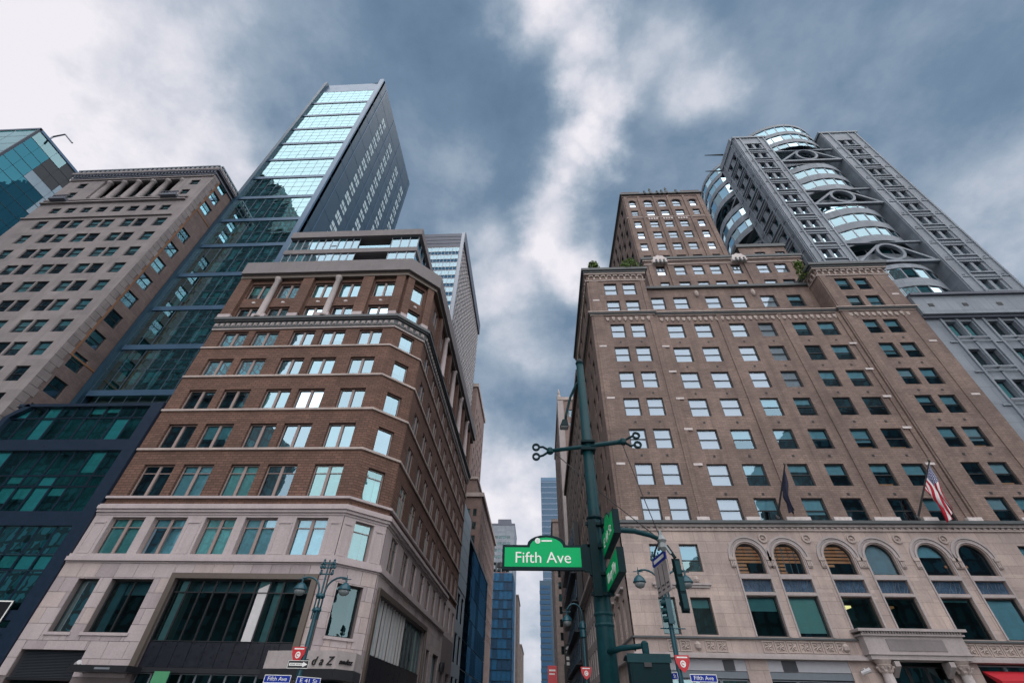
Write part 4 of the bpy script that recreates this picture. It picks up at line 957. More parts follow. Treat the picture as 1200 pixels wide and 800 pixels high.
# ================================================================== G: grey granite tower with round glass bays and ringed trusses
def granite_tower():
    R = thing('granite_tower', 'tall blue grey granite tower with bulging glass bays and ring trusses', 'building', (50, 34, 0))
    X0, X1, Y = 39.2, 62.4, 41.0
    F = Face((0, Y, 0), (1, 0, 0), (0, -1, 0)); L = Face((X0, 0, 0), (0, 1, 0), (-1, 0, 0)); Lo = Face((0, 34, 0), (1, 0, 0), (0, -1, 0))
    PL, PR = 45.0, 55.6
    YB0, YB1, YE = 47.8, 58.5, 65.0
    rows = [44.35+3.57*i for i in range(12)]     # sills
    H = 2.05
    pl = [(41.35, .95), (42.75, .95)]; pr = [(58.3, .95), (59.7, .95)]
    lp = [(43.3, 1.0), (45.3, 1.0)]
    m = MB()
    F.wall(m, X0, PL, 36, 88.2, [(u-w/2, u+w/2, z, z+H) for u, w in pl for z in rows], .45)
    F.wall(m, PR, X1, 36, 88.8, [(u-w/2, u+w/2, z, z+H) for u, w in pr for z in [rows[0]-3.57]+rows], .45)
    L.wall(m, Y, YB0, 36, 88.2, [(u-w/2, u+w/2, z, z+H) for u, w in lp for z in rows], .45)
    L.wall(m, YB1, YE, 36, 88.2, [], .3)
    def bx(*a): m.box(*a)
    m.poly([(PL, Y, 36), (PL, 46.5, 36), (PL, 46.5, 88.2), (PL, Y, 88.2)]); m.poly([(PR, Y, 36), (PR, 46.5, 36), (PR, 46.5, 88.8), (PR, Y, 88.8)])
    m.poly([(X0, YB0, 36), (43, YB0, 36), (43, YB0, 88.2), (X0, YB0, 88.2)]); m.poly([(X0, YB1, 36), (43, YB1, 36), (43, YB1, 88.2), (X0, YB1, 88.2)])
    m.poly([(X1, Y, 36), (X1, YE, 36), (X1, YE, 88.8), (X1, Y, 88.8)])
    lrows = [30.72-3.53*i for i in range(8)]; lcols = [40.75+4.0*i+d for i in range(6) for d in (.55, 2.05)]
    Lo.wall(m, 38.87, 64.5, 0, 33.4, [(u-.58, u+.58, z, z+2.05) for u in lcols for z in lrows], .45)
    m.poly([(64.5, 34, 0), (64.5, YE, 0), (64.5, YE, 36), (64.5, 34, 36)])
    m.build('wall', 'granite_grey', R)
    m = MB()
    for a in ((X0, PL, Y, 60, 88.1), (PR, X1, Y, 60, 88.7), (38.9, 64.5, 34, 42, 36.1), (PL, PR, 45, 60, 88)): m.poly([(a[0], a[2], a[4]), (a[1], a[2], a[4]), (a[1], a[3], a[4]), (a[0], a[3], a[4])])
    split_build(m, 'roof', 'granite_dark', R)
    m = MB(); F.quad(m, PL, PR, 36, 92, -4.6); L.quad(m, YB0, YB1, 36, 88, -3.6); F.quad(m, X0+.2, PL-.2, 37, 88, -1.5); F.quad(m, PR+.2, X1-.2, 37, 88, -1.5); L.quad(m, Y+.2, YB0, 37, 88, -1.6); Lo.quad(m, 39, 64, 1, 33, -1.5)
    m.build('interior_wall', 'interior', R)
    def gw(fc, u, z, w, hi):
        t = wtype(w-.02, H-.02, 1, (0, 1), .07, .05, 'granite_dark')
        r = random.random(); bl = (random.choice((1.0, .6, .8)), 'blind_white' if hi else 'blind_teal') if r < (.75 if hi else .45) else None
        put_window(R, fc, u, z+.01, t, 'pane_sky' if hi else 'pane_teal', .35, bl)
    for u, w in pl:
        for z in rows: gw(F, u, z, w, True)
    for u, w in pr:
        for z in [rows[0]-3.57]+rows: gw(F, u, z, w, random.random() < .5)
    for u, w in lp:
        for z in rows: gw(L, u, z, w, False)
    for u in lcols:
        for z in lrows: gw(Lo, u, z, 1.16, False)
    # pier relief: corner strips, floor strips, panel recess
    tr = MB()
    for fc, a, b_, zs, zt in ((F, X0, PL, rows, 88.1), (F, PR, X1, [rows[0]-3.57]+rows, 88.7), (L, Y, YB0, rows, 88.1)):
        c = ((a+b_)/2-1.55, (a+b_)/2+1.55) if fc is not L else (42.4, 46.2)
        if fc is F and a == PR: c = (57.45, 60.55)
        if fc is F and a == X0: c = (40.5, 43.6)
        for u in (c[0]-.16, c[1]+.16, a+.28, b_-.28): fc.box(tr, u-.13, u+.13, 37, zt, .002, .14)
        for z in zs:
            fc.box(tr, a+.42, c[0]-.3, z-.85, z-.65, .002, .09); fc.box(tr, c[1]+.3, b_-.42, z-.85, z-.65, .002, .09)
            fc.box(tr, c[0]-.02, c[1]+.02, z-.22, z-.02, .002, .2); fc.box(tr, c[0]-.02, c[1]+.02, z-.95, z-.78, .002, .13)
            fc.box(tr, c[0]-.02, c[1]+.02, z+H+.03, z+H+.15, .002, .12)
    for i in range(6):
        u = 40.75+4*i; Lo.box(tr, u-.32, u-.12, 0, 33.3, .002, .16); Lo.box(tr, u+2.75, u+2.95, 0, 33.3, .002, .16); Lo.box(tr, u+1.2, u+1.42, 0, 33.3, .002, .12)
        for z in lrows: Lo.box(tr, u-.1, u+2.7, z-.2, z-.03, .165, .22); Lo.box(tr, u-.1, u+2.7, z-.62, z-.5, .165, .2); Lo.box(tr, u-1.0, u-.34, z-.7, z-.55, .002, .12)
    tr.build('facade_trim', 'granite_grey', R, kind='stuff')
    st = MB()
    for fc, a, b_, zs in ((F, X0, PL, rows), (F, PR, X1, rows), (L, Y, YB0, rows)):
        for z in zs:
            for u in (a+.85, a+1.05, b_-1.05, b_-.85): fc.box(st, u-.05, u+.05, z-.45, z-.33, .002, .06)
    st.build('facade_stud', 'granite_dark', R, kind='stuff')
    b = MB(); b.band([(38.87, YE), (38.87, 34), (64.5, 34)][1:], 33.4, 35.9, 0, .55); b.build('ledge_fascia', 'granite_grey', R)
    b = MB(); b.band([(38.87, 34), (64.5, 34)], 35.9, 36.2, 0, .8); b.build('ledge_shadow_band', 'granite_dark', R)  # dark stone band put in for the shadow line over the fascia
    b = MB(); b.band([(38.87, 34), (64.5, 34)], 33.1, 33.4, 0, .3); b.build('ledge_shadow_band', 'granite_dark', R)  # same dark band for the shadow line under the fascia
    h = MB()
    for i in range(8): Lo.box(h, 40.0+i*3.3, 40.5+i*3.3, 34.4, 34.8, .55, .58)
    split_build(h, 'ledge_vent', 'sash_dark', R)
    b = MB(); b.band([(X0, YB0), (X0, Y), (PL, Y), (PL, 44)], 88.1, 88.6, 0, .2); b.build('parapet', 'granite_grey', R)
    b = MB(); b.band([(PR, 46), (PR, Y), (X1, Y), (X1, 48)], 88.7, 89.2, 0, .2); b.build('parapet', 'granite_grey', R)
    # round glass bays
    def bay(fc, u0, u1, nb, sag, levels, nf, lastlit=None):
        ch = (u1-u0)/2; Rr = (ch*ch+sag*sag)/(2*sag); uc = (u0+u1)/2; nc = nb+sag-Rr; am = math.asin(ch/Rr)
        def pt(t, z, dr=0): a = -am+2*am*t; return fc.P(uc+(Rr+dr)*math.sin(a), z, nc+(Rr+dr)*math.cos(a))
        for (z0, z1, g) in levels:
            if not g:
                sp_ = MB()
                for q in range(14):
                    a, b_ = q/14, (q+1)/14
                    sp_.prism([pt(a, z0), pt(b_, z0), pt(b_, z0, .14), pt(a, z0, .14)], [pt(a, z1), pt(b_, z1), pt(b_, z1, .14), pt(a, z1, .14)])
                sp_.build('bay_spandrel', 'granite_grey', R)
                continue
            fr = MB()
            for q in range(nf+1):
                a = q/nf; d = .006; fr.prism([pt(a-d, z0), pt(a+d, z0), pt(a+d, z0, .07), pt(a-d, z0, .07)], [pt(a-d, z1), pt(a+d, z1), pt(a+d, z1, .07), pt(a-d, z1, .07)])
            for zz in (z0, z1-.06):
                i0 = None
                for q in range(nf*2):
                    a, b_ = q/(nf*2), (q+1)/(nf*2); fr.prism([pt(a, zz), pt(b_, zz), pt(b_, zz, .06), pt(a, zz, .06)], [pt(a, zz+.06), pt(b_, zz+.06), pt(b_, zz+.06, .06), pt(a, zz+.06, .06)])
            f = fr.build('bay_window', 'alu_grey', R)
            for q in range(nf):
                b = MB(); b.poly([pt(q/nf+.008, z0), pt((q+1)/nf-.008, z0), pt((q+1)/nf-.008, z1), pt(q/nf+.008, z1)]); b.build('pane', 'pane_drum', f)
                r = random.random()
                if fc is F and z0 < 84 and (r < .5 and z0 > 56 or r < .1 or q == 3 and z0 < 50):
                    b = MB(); k = random.choice((1.0, 1.0, .6)); b.poly([pt(q/nf+.01, z1-(z1-z0)*k, -.15), pt((q+1)/nf-.01, z1-(z1-z0)*k, -.15), pt((q+1)/nf-.01, z1, -.15), pt(q/nf+.01, z1, -.15)]); b.build('blind', 'blind_white', f)
    def lv(z0, z1):
        o = []; z = z0
        while z < z1-.6: o.append((z, min(z+2.05, z1), True)); o.append((z+2.05, min(z+3.55, z1), False)) if z+2.6 < z1 else None; z += 3.55
        return o
    for z0, z1 in ((36.5, 49.6), (56.6, 64.0), (70.6, 77.2)):
        bay(F, PL+.05, PR-.05, -2.0, 1.9, [(36.3 if z0 < 40 else z0-1.4, z0, False)]+lv(z0, z1+.4), 7)
        bay(L, YB0+.05, YB1-.05, -1.2, 2.6, [(36.3 if z0 < 40 else z0-1.4, z0, False)]+lv(z0, z1+.4), 7)
    for z0, z1 in ((50.3, 55.1), (64.6, 69.1), (77.8, 83.4)):      # set-back glass behind the trusses
        bay(F, PL+.05, PR-.05, -2.6, 1.2, lv(z0, z1), 6); bay(L, YB0+.05, YB1-.05, -2.2, 1.5, lv(z0, z1), 6)
    bay(F, PL-1.5, PR+.3, -2.0, 2.4, [(83.5, 85.0, True), (85.0, 86.2, False), (86.2, 88.3, True), (88.3, 89.4, False), (89.4, 91.6, True), (91.6, 92.4, False)], 8)
    bay(L, YB0+.05, YB1-.05, -1.2, 2.6, [(80.6, 82.0, False)]+[(82.0, 85, True), (85, 86.2, False), (86.2, 88.3, True), (88.3, 89.4, False), (89.4, 91.4, True), (91.4, 92.2, False)], 7)
    b = MB(); b.prism([(PL-1.5, 43, 92.2), (PR+.3, 43, 92.2), (PR+.3, 52, 92.2), (PL-1.5, 52, 92.2)], [(PL-1.5, 43, 92.4), (PR+.3, 43, 92.4), (PR+.3, 52, 92.4), (PL-1.5, 52, 92.4)]); b.build('crown_roof', 'granite_dark', R)
    b = MB(); b.box(39.7, 43.6, 42.4, 50, 88.1, 91.2); b.build('crown_block', 'granite_grey', R)
    for u0, u1 in ((PL-1.5, PR+.3),):
        b = MB(); b.poly([(u0, 43.0, 84), (u0, 50, 84), (u0, 50, 92.3), (u0, 43.0, 92.3)]); b.poly([(u1, 43.0, 84), (u1, 50, 84), (u1, 50, 92.3), (u1, 43.0, 92.3)]); b.build('crown_side', 'granite_grey', R)
    # ring trusses across the bays
    def truss(fc, u0, u1, z0, z1, n):
        t = thing_part('ring_truss', R)
        m = MB(); fc.box(m, u0, u1, z0, z0+.42, n-.5, n+.05); m.build('truss_beam', 'granite_grey', t)
        m = MB(); fc.box(m, u0, u1, z1-.3, z1, n-.4, n-.05); m.build('truss_beam', 'granite_grey', t)
        uc = (u0+u1)/2; zc = z0+.45+1.85
        m = MB(); m.ring(fc.P(uc, zc, n-.2), fc.U, (0, 0, 1), 1.68, .36, .45, 28); m.build('ring', 'granite_grey', t)
        for s in (-1, 1):
            m = MB(); a = fc.P(uc+s*(u1-u0)/2*.93, z0+.45, n-.2); e = fc.P(uc+s*1.1, zc+1.45, n-.2); d = (e-a).normalized(); w = Vector((0, 0, 1)).cross(fc.N)*0
            side = fc.N.cross(d).normalized()
            def rg(p): return [p+side*.17+fc.N*.2, p-side*.17+fc.N*.2, p-side*.17-fc.N*.2, p+side*.17-fc.N*.2]
            m.prism(rg(a), rg(e)); m.build('diagonal', 'granite_grey', t)
        pass
    for z0, z1 in ((50.6, 55.3), (65.0, 69.6), (79.0, 83.2)):
        truss(F, PL+.02, PR-.02, z0, z1, -.15)
        truss(L, YB0+.02, YB1-.02, z0, z1, -.15)
    for y, z in ((45.6, 91.0), (47.6, 88.2)):
        b = MB(); b.tube([(X0+.3, y, z), (X0-3.4, y, z+.1)], [.2, .08], 6); b.build('roof_davit', 'sash_dark', R)
    return R
def thing_part(name, root):
    o = bpy.data.objects.new(name, None); COL.objects.link(o); o.parent = root; return o
granite_tower()

# ================================================================== C: teal glass tower with podium
def glass_tower():
    R = thing('glass_tower', 'tall teal glass tower with steel blue side wall rising behind the brown brick building', 'building', (-43, 39, 0))
    X0, X1, Y, YE, ZT = -51.1, -36.2, 39.0, 67.0, 122.4
    F = Face((0, Y, 0), (1, 0, 0), (0, -1, 0)); Q = Face((X1, 0, 0), (0, 1, 0), (1, 0, 0))
    m = MB(); F.quad(m, X0, X1, 20, 116.4, -.9); m.build('interior_wall', 'interior_mid', R)
    gx0, gx1 = X0+.75, X1-.95; nc = 8; cw = (gx1-gx0)/nc
    # floor bands, two glass lifts between each
    zs = [109.1-6.72*i for i in range(13)]
    lev = []
    tops = [116.2]+zs
    for i, t in enumerate(tops[:-1]):
        bot = tops[i+1]+.75 if i < len(tops)-1 else 24
        mid = (t+bot)/2
        lev += [(mid+.02, t), (bot, mid-.02)]
    for z in zs:
        b = MB(); F.box(b, gx0, gx1, z, z+.75, -.05, .10); b.build('floor_band', 'steel_blue', R)
        for dz in (.25, .5):
            pass
    pm = {}
    for z0, z1 in lev:
        for i in range(nc):
            k = round(z1-z0, 3)
            if k not in pm:
                b = MB(); LF.quad(b, -cw/2+.02, cw/2-.02, -(z1-z0)/2+.015, (z1-z0)/2-.015, 0); pm[k] = b.mesh('pane', 'pane_tower')
            o = link('pane', pm[k], R, F.P(gx0+cw*(i+.5), (z0+z1)/2, -.02)-wloc(R)); o.rotation_euler = (random.uniform(-.004, .004), 0, random.uniform(-.006, .006))
    mu = MB()
    for i in range(nc+1): u = gx0+cw*i; F.box(mu, u-.018, u+.018, 24, 116.2, -.06, .0)
    for z0, z1 in lev:
        F.box(mu, gx0, gx1, z1, z1+.03, -.05, .0); F.box(mu, gx0, gx1, (z0+z1)/2-.012, (z0+z1)/2+.012, -.05, -.005)
    mu.build('mullion_grid', 'steel_pale', R, kind='stuff')
    sp_ = MB()      # ceilings and blinds seen dimly behind the glass
    for z0, z1 in lev:
        for i in range(nc):
            u = gx0+cw*i
            for q in range(2):
                if random.random() < .42: a = u+.08+cw*.5*q; F.box(sp_, a, a+cw*.42, z0+(z1-z0)*random.uniform(.1, .7), z1-.1, -.5, -.45)
    sp_.build('blind', 'blind_teal', R, kind='stuff')
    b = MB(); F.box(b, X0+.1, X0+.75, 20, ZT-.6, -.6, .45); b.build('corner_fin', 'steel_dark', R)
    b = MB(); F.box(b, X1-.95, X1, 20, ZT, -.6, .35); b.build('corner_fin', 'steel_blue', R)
    b = MB(); F.box(b, gx0, gx1, 116.5, ZT-1.0, -.5, -.25); b.build('parapet_panel', 'steel_blue', R)
    b = MB(); F.box(b, gx0, gx1, 116.2, 116.5, -.5, .0); b.build('parapet_ledge', 'steel_blue', R)
    m = MB(); ycols = [45.6, 51.8, 58.0, 63.8]; zr = [58.0+3.36*i for i in range(18)]
    ops = [(y-1.2, y+1.2, z, z+2.4) for j, y in enumerate(ycols) for i, z in enumerate(zr) if i < 17-(j in (0,))*0]
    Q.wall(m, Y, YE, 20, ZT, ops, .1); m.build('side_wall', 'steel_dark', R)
    m = MB()
    for y in (41.2, 48.7, 54.9, 61.0, 66.0): Q.box(m, y-.1, y+.1, 40, ZT, .002, .12)
    for i in range(12): Q.box(m, Y, YE, 42+6.72*i, 42.06+6.72*i, .002, .03)
    m.build('side_joint', 'steel_blue', R, kind='stuff')
    t = wtype(2.38, 2.38, 2, (0, .5, 1), .05, .05, 'steel_dark')
    for a, b_, c, d in ops: put_window(R, Q, (a+b_)/2, c+.01, t, 'blind_glass', .02)
    m = MB(); Q.quad(m, Y+1, YE, 40, ZT-1, -1.2); m.build('interior_wall', 'interior', R)
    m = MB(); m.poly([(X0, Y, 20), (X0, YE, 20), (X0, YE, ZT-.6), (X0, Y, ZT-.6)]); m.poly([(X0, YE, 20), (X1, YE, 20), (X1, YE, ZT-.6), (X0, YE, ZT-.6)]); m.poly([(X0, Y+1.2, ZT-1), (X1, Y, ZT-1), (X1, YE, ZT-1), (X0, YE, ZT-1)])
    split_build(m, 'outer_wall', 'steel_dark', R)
    # podium in front
    P = Face((0, 34, 0), (1, 0, 0), (0, -1, 0)); px0, px1 = -50.2, -35.15
    m = MB(); m.box(px0, px1, 35.2, Y+.5, 0, 23.5); m.build('podium_core', 'interior_mid', R)
    b = MB(); P.box(b, px1-1.15, px1, 0, 24.1, -1.0, .25); b.build('podium_frame', 'navy_metal', R)
    b = MB(); b.prism([(px0, 33.75, 0), (px0+.55, 33.75, 0), (px0+.55, 35, 0), (px0, 35, 0)], [(px0, 33.75, 22.6), (px0+.55, 33.75, 22.6), (px0+.55, 35, 22.6), (px0, 35, 22.6)]); b.build('podium_frame', 'navy_metal', R)
    b = MB(); b.prism([(px0, 33.75, 22.6), (px0, 35, 22.6), (px0+.55, 35, 22.6), (px0+.55, 33.75, 22.6)], [(px0+1.4, 33.75, 24.1), (px0+1.4, 35, 24.1), (px0+1.9, 35, 23.7), (px0+1.9, 33.75, 23.7)]); b.build('podium_frame', 'navy_metal', R)
    for z0, z1, o in ((23.75, 24.05, .25), (19.2, 20.25, .2), (12.75, 13.85, .2), (6.4, 7.0, .15), (5.6, 5.95, .2), (4.9, 5.6, .1)):
        b = MB(); P.box(b, px0+.56, px1-1.16, z0, z1, -.4, o); b.build('podium_band', 'navy_metal', R)
    n = 9; w = (px1-1.15-px0-.55)/n
    for z0, z1 in ((22.6, 23.75), (20.25, 22.56), (16.95, 19.2), (16.0, 16.91), (13.85, 15.96), (10.7, 12.75), (9.6, 10.66), (7.0, 9.56), (.2, 4.9)):
        for i in range(n):
            put_window(R, P, px0+.55+w*(i+.5), z0, wtype(w-.01, z1-z0, 1, (0, 1), .04, .05, 'navy_metal'), 'pane_podium', .05, ((1.0, 'blind_teal') if z0 in (10.7,) or random.random() < .2 else ((random.uniform(.3, 1), 'curtain') if random.random() < .35 else None)), jit=.012)
    m = MB(); m.poly([(px0, 34, 23.9), (px1, 34, 23.9), (px1, Y, 23.9), (px0, Y, 23.9)]); m.build('podium_roof', 'navy_metal', R)
    return R
glass_tower()
def diamond_sign():
    R = thing('diamond_sign', 'black sign with a white diamond and letter Y on the glass podium', 'sign', (-38.9, 33.6, 6.2))
    F = Face((0, 33.68, 0), (1, 0, 0), (0, -1, 0))
    b = MB(); F.box(b, -40.4, -36.9, 5.7, 7.55, -.1, .02); b.build('sign_board', 'sign_black', R)
    b = MB(); F.box(b, -40.4, -36.9, 7.47, 7.55, .02, .05); F.box(b, -40.4, -36.9, 5.7, 5.78, .02, .05); F.box(b, -36.98, -36.9, 5.78, 7.47, .02, .05); F.box(b, -40.4, -40.32, 5.78, 7.47, .02, .05); b.build('sign_border', 'sign_white', R)
    b = MB(); c = F.P(-38.55, 6.64, .02); b.prism([c+Vector(p) for p in ((-.85, 0, 0), (0, 0, -.74), (.85, 0, 0), (0, 0, .74))], [c+Vector(p)+Vector((0, -.03, 0)) for p in ((-.85, 0, 0), (0, 0, -.74), (.85, 0, 0), (0, 0, .74))]); b.build('diamond', 'sign_white', R)
    put_text(R, 'Y', .85, 'sign_black', F.P(-38.55, 6.64, .055), F, shear=.25)
diamond_sign()

# ================================================================== B: old stone building with a colonnade at the top
def stone_building():
    R = thing('stone_building', 'old taupe stone office building with columns and cornice at the top', 'building', (-63, 34, 0))
    X0, X1, Y, ZT = -75.6, -51.15, 34.0, 69.2
    F = Face((0, Y, 0), (1, 0, 0), (0, -1, 0)); Q = Face((X1, 0, 0), (0, 1, 0), (1, 0, 0)); YE = 39.5
    cols = [(-71.6, 1.65), (-68.2, 1.7), (-66.2, 1.7), (-63.3, 1.75), (-61.4, 1.7), (-58.3, 1.65), (-56.4, 1.65), (-53.4, 1.65)]
    zb = [54.1-3.38*i for i in range(11)]; H = 1.95
    small = [-72.0+2.48*i for i in range(8)]
    ops = [(u-w/2, u+w/2, z, z+H) for u, w in cols for z in zb]+[(u-.75, u+.75, 58.1, 59.45) for u in small]
    ops += [(-73.2, -71.9, 62.4, 64.0), (-73.4, -71.9, 65.2, 66.7), (-54.6, -53.2, 62.4, 63.8), (-54.4, -52.9, 65.2, 66.6), (-69.4, -55.9, 61.9, 67.2)]
    m = MB(); F.wall(m, X0, X1, 8, ZT, ops, .45)
    m.poly([(X0, Y, 8), (X0, 60, 8), (X0, 60, ZT), (X0, Y, ZT)])
    m.build('wall', 'stone_taupe', R)
    sops = [(35.55, 37.3, z-.2, z+1.75) for z in zb]+[(35.5, 37.25, z, z+1.9) for z in (60.9, 63.8, 66.7)]
    m = MB(); Q.wall(m, Y, YE, 8, ZT, sops, .35); m.poly([(X0, 60, 8), (X1, YE, 8), (X1, YE, ZT), (X0, 60, ZT)]); m.build('side_wall', 'brick_dull', R)
    m = MB(); m.poly([(X0, Y, ZT-.1), (X1, Y, ZT-.1), (X1, YE, ZT-.1), (X0, 60, ZT-.1)]); m.build('roof', 'concrete', R)
    m = MB(); F.quad(m, X0+.2, X1-.3, 9, 61, -1.5); F.quad(m, X0+.2, X1-.3, 61, 68, -2.0); Q.quad(m, Y+.3, YE, 9, 68, -1.4); m.build('interior_wall', 'interior', R)
    def bw(fc, u, z, w, h):
        t = wtype(w-.02, h-.02, 1, (0, .5, 1), .07, .06, 'sash_dark', 'stone_taupe', .08)
        r = random.random(); put_window(R, fc, u, z+.01, t, 'pane_sky' if r < .75 else 'pane_clear', .2, (random.choice((1.0, .5, .5, .7)), random.choice(('blind_white', 'blind_white', 'blind_teal'))) if r < .72 else None)
    for u, w in cols:
        for z in zb: bw(F, u, z, w, H)
    for u in small: bw(F, u, 58.1, 1.5, 1.35)
    for a, b_, c, d in ops[-5:-1]: bw(F, (a+b_)/2, c, b_-a, d-c)
    for a, b_, c, d in sops: bw(Q, (a+b_)/2, c, b_-a, d-c)
    # colonnade, courses, cornice with modillions
    for i in range(6):
        u = -69.0+i*2.47+.35
        if i == 5: u = -56.3
        b = MB(); b.lathe(F.P(u, 0, -.35), [(.55, 61.9), (.55, 62.1), (.44, 62.3), (.40, 65), (.35, 66.7), (.48, 66.8), (.52, 67.2)], 14); b.build('column', 'stone_taupe', R, smooth=True)
    for i in range(5):
        u = -67.6+i*2.5; put_window(R, F, u, 62.0, wtype(1.9, 2.2, 1, (0, .5, 1), .08, .06, 'sash_dark'), 'pane_clear', 1.2); put_window(R, F, u, 64.7, wtype(1.9, 2.3, 1, (0, .5, 1), .08, .06, 'sash_dark'), 'pane_clear', 1.2)
    for z0, z1, o, nm in ((56.6, 56.8, .25, 'string_course'), (60.6, 60.85, .35, 'string_course'), (61.35, 61.6, .25, 'string_course'), (67.5, 67.75, .2, 'string_course')):
        b = MB(); F.box(b, X0, X1-1.2 if z0 < 62 else X1, z0, z1, .002, o); b.build(nm, 'stone_taupe', R)
    pth = [(X0, 50), (X0, Y), (X1, Y), (X1, YE)]
    for z0, z1, o in ((68.0, 68.3, .2), (68.75, 69.0, .42), (69.0, 69.45, .5)):
        b = MB(); b.band(pth, z0, z1, 0, o); b.build('cornice', 'stone_taupe' if z0 > 68.9 else 'granite_dark', R)
    md = MB()
    for i in range(44): F.box(md, X0+.1+i*.56, X0+.36+i*.56, 68.3, 68.74, .002, .36)
    md.build('modillion', 'granite_dark', R, kind='stuff')
    cr = MB()
    for i in range(30): F.box(cr, X0+.1+i*.82, X0+.5+i*.82, 69.45, 70.0, .25, .45)
    F.box(cr, X0, X1, 70.0, 70.25, .2, .5)
    for i in range(7): Q.box(cr, Y+i*.8, Y+.3+i*.8, 69.45, 70.0, .2, .4)
    Q.box(cr, Y-.3, YE, 70.0, 70.25, .15, .45); cr.build('cornice_cresting', 'alu_grey', R, kind='stuff')
    qn = MB()
    for i in range(64): Q.box(qn, Y-.002, Y+(1.25 if i % 2 else .95), 8+.94*i, 8.9+.94*i, .002, .05)
    qn.build('quoin', 'stone_taupe', R, kind='stuff')
    b = MB(); Q.box(b, 35.2, 35.4, 31.5, 67.6, .002, .06); Q.box(b, 35.4, YE, 31.5, 31.7, .002, .06); Q.box(b, 35.4, YE, 60.0, 60.2, .002, .06); split_build(b, 'brick_band', 'brick_orange', R)
    for u in (-72.6, -54.9):
        b = MB(); F.box(b, u-1.3, u+1.3, 60.9, 61.3, 0, .9); 
        for q in range(6): F.box(b, u-1.15+q*.42, u-1.05+q*.42, 61.3, 61.9, .7, .8)
        F.box(b, u-1.25, u+1.25, 61.9, 62.0, .66, .84); b.build('balcony', 'granite_dark', R)
    return R
stone_building()

# ================================================================== A: blue glass office block, far left
def blue_block():
    R = thing('blue_glass_building', 'blue glass office block with pale roof panel beyond the old stone building', 'building', (-180, 60, 0))
    X1, Y, YE, ZT, X0 = -171.8, 60.0, 92.0, 156.4, -260
    F = Face((0, Y, 0), (1, 0, 0), (0, -1, 0)); Q = Face((X1, 0, 0), (0, 1, 0), (1, 0, 0))
    m = MB(); m.box(X0, X1-.5, Y+.5, YE, 0, ZT-.3); m.build('core', 'navy_metal', R)
    for j in range(10):
        for i in range(6):
            b = MB(); F.quad(b, X1-8.6*(i+1)+.1, X1-8.6*i-.1, ZT-5.4*(j+1)+.1, ZT-5.4*j-.1, 0); b.build('pane', 'pane_tower', R)
    for j in range(22):
        z1 = ZT-1.2-4.2*j; z0 = z1-4.1
        for i in range(8):
            a, c = Y+4*i, Y+4*(i+1)
            if j in (1, 2, 3) and i > 1: mt = 'sash_dark' if j == 1 or (j == 2 and i < 4) else 'pale_panel'
            elif j in (4, 5) and i > 3: mt = 'pale_panel'
            elif j == 0: mt = 'pane_teal' if i < 3 else 'sash_dark'
            else: mt = 'pane_blue'
            b = MB(); Q.quad(b, a+.03, c-.03, z0, z1, 0); b.build('pane' if mt.startswith('pane') else 'wall_panel', mt, R)
        b = MB(); Q.box(b, Y, YE, z0-.1, z0, -.3, .08); b.build('floor_band', 'navy_metal', R)
    b = MB(); Q.box(b, Y-.2, Y+.5, 20, ZT, -.3, .3); b.build('corner_fin', 'navy_metal', R)
    b = MB(); b.band([(X0, Y), (X1, Y), (X1, YE)], ZT-1.0, ZT, 0, .3); b.build('roof_edge', 'steel_blue', R)
    for i, y in enumerate((76.5, 84.5)):
        b = MB()
        for q in range(6): Q.box(b, y+.9*q, y+.9*q+.5, ZT-5.5, ZT-2.2, .1, .3)
        split_build(b, 'louvre_blade', 'alu_white', R)
    for y in (64, 78, 89):
        b = MB(); b.tube([(X1-1, y, ZT), (X1-1, y, ZT+2.6), (X1+2.5, y, ZT+4.2), (X1+5.4, y+2, ZT+1.5)], .3, 6); b.build('cleaning_davit', 'alu_grey', R)
    return R
blue_block()

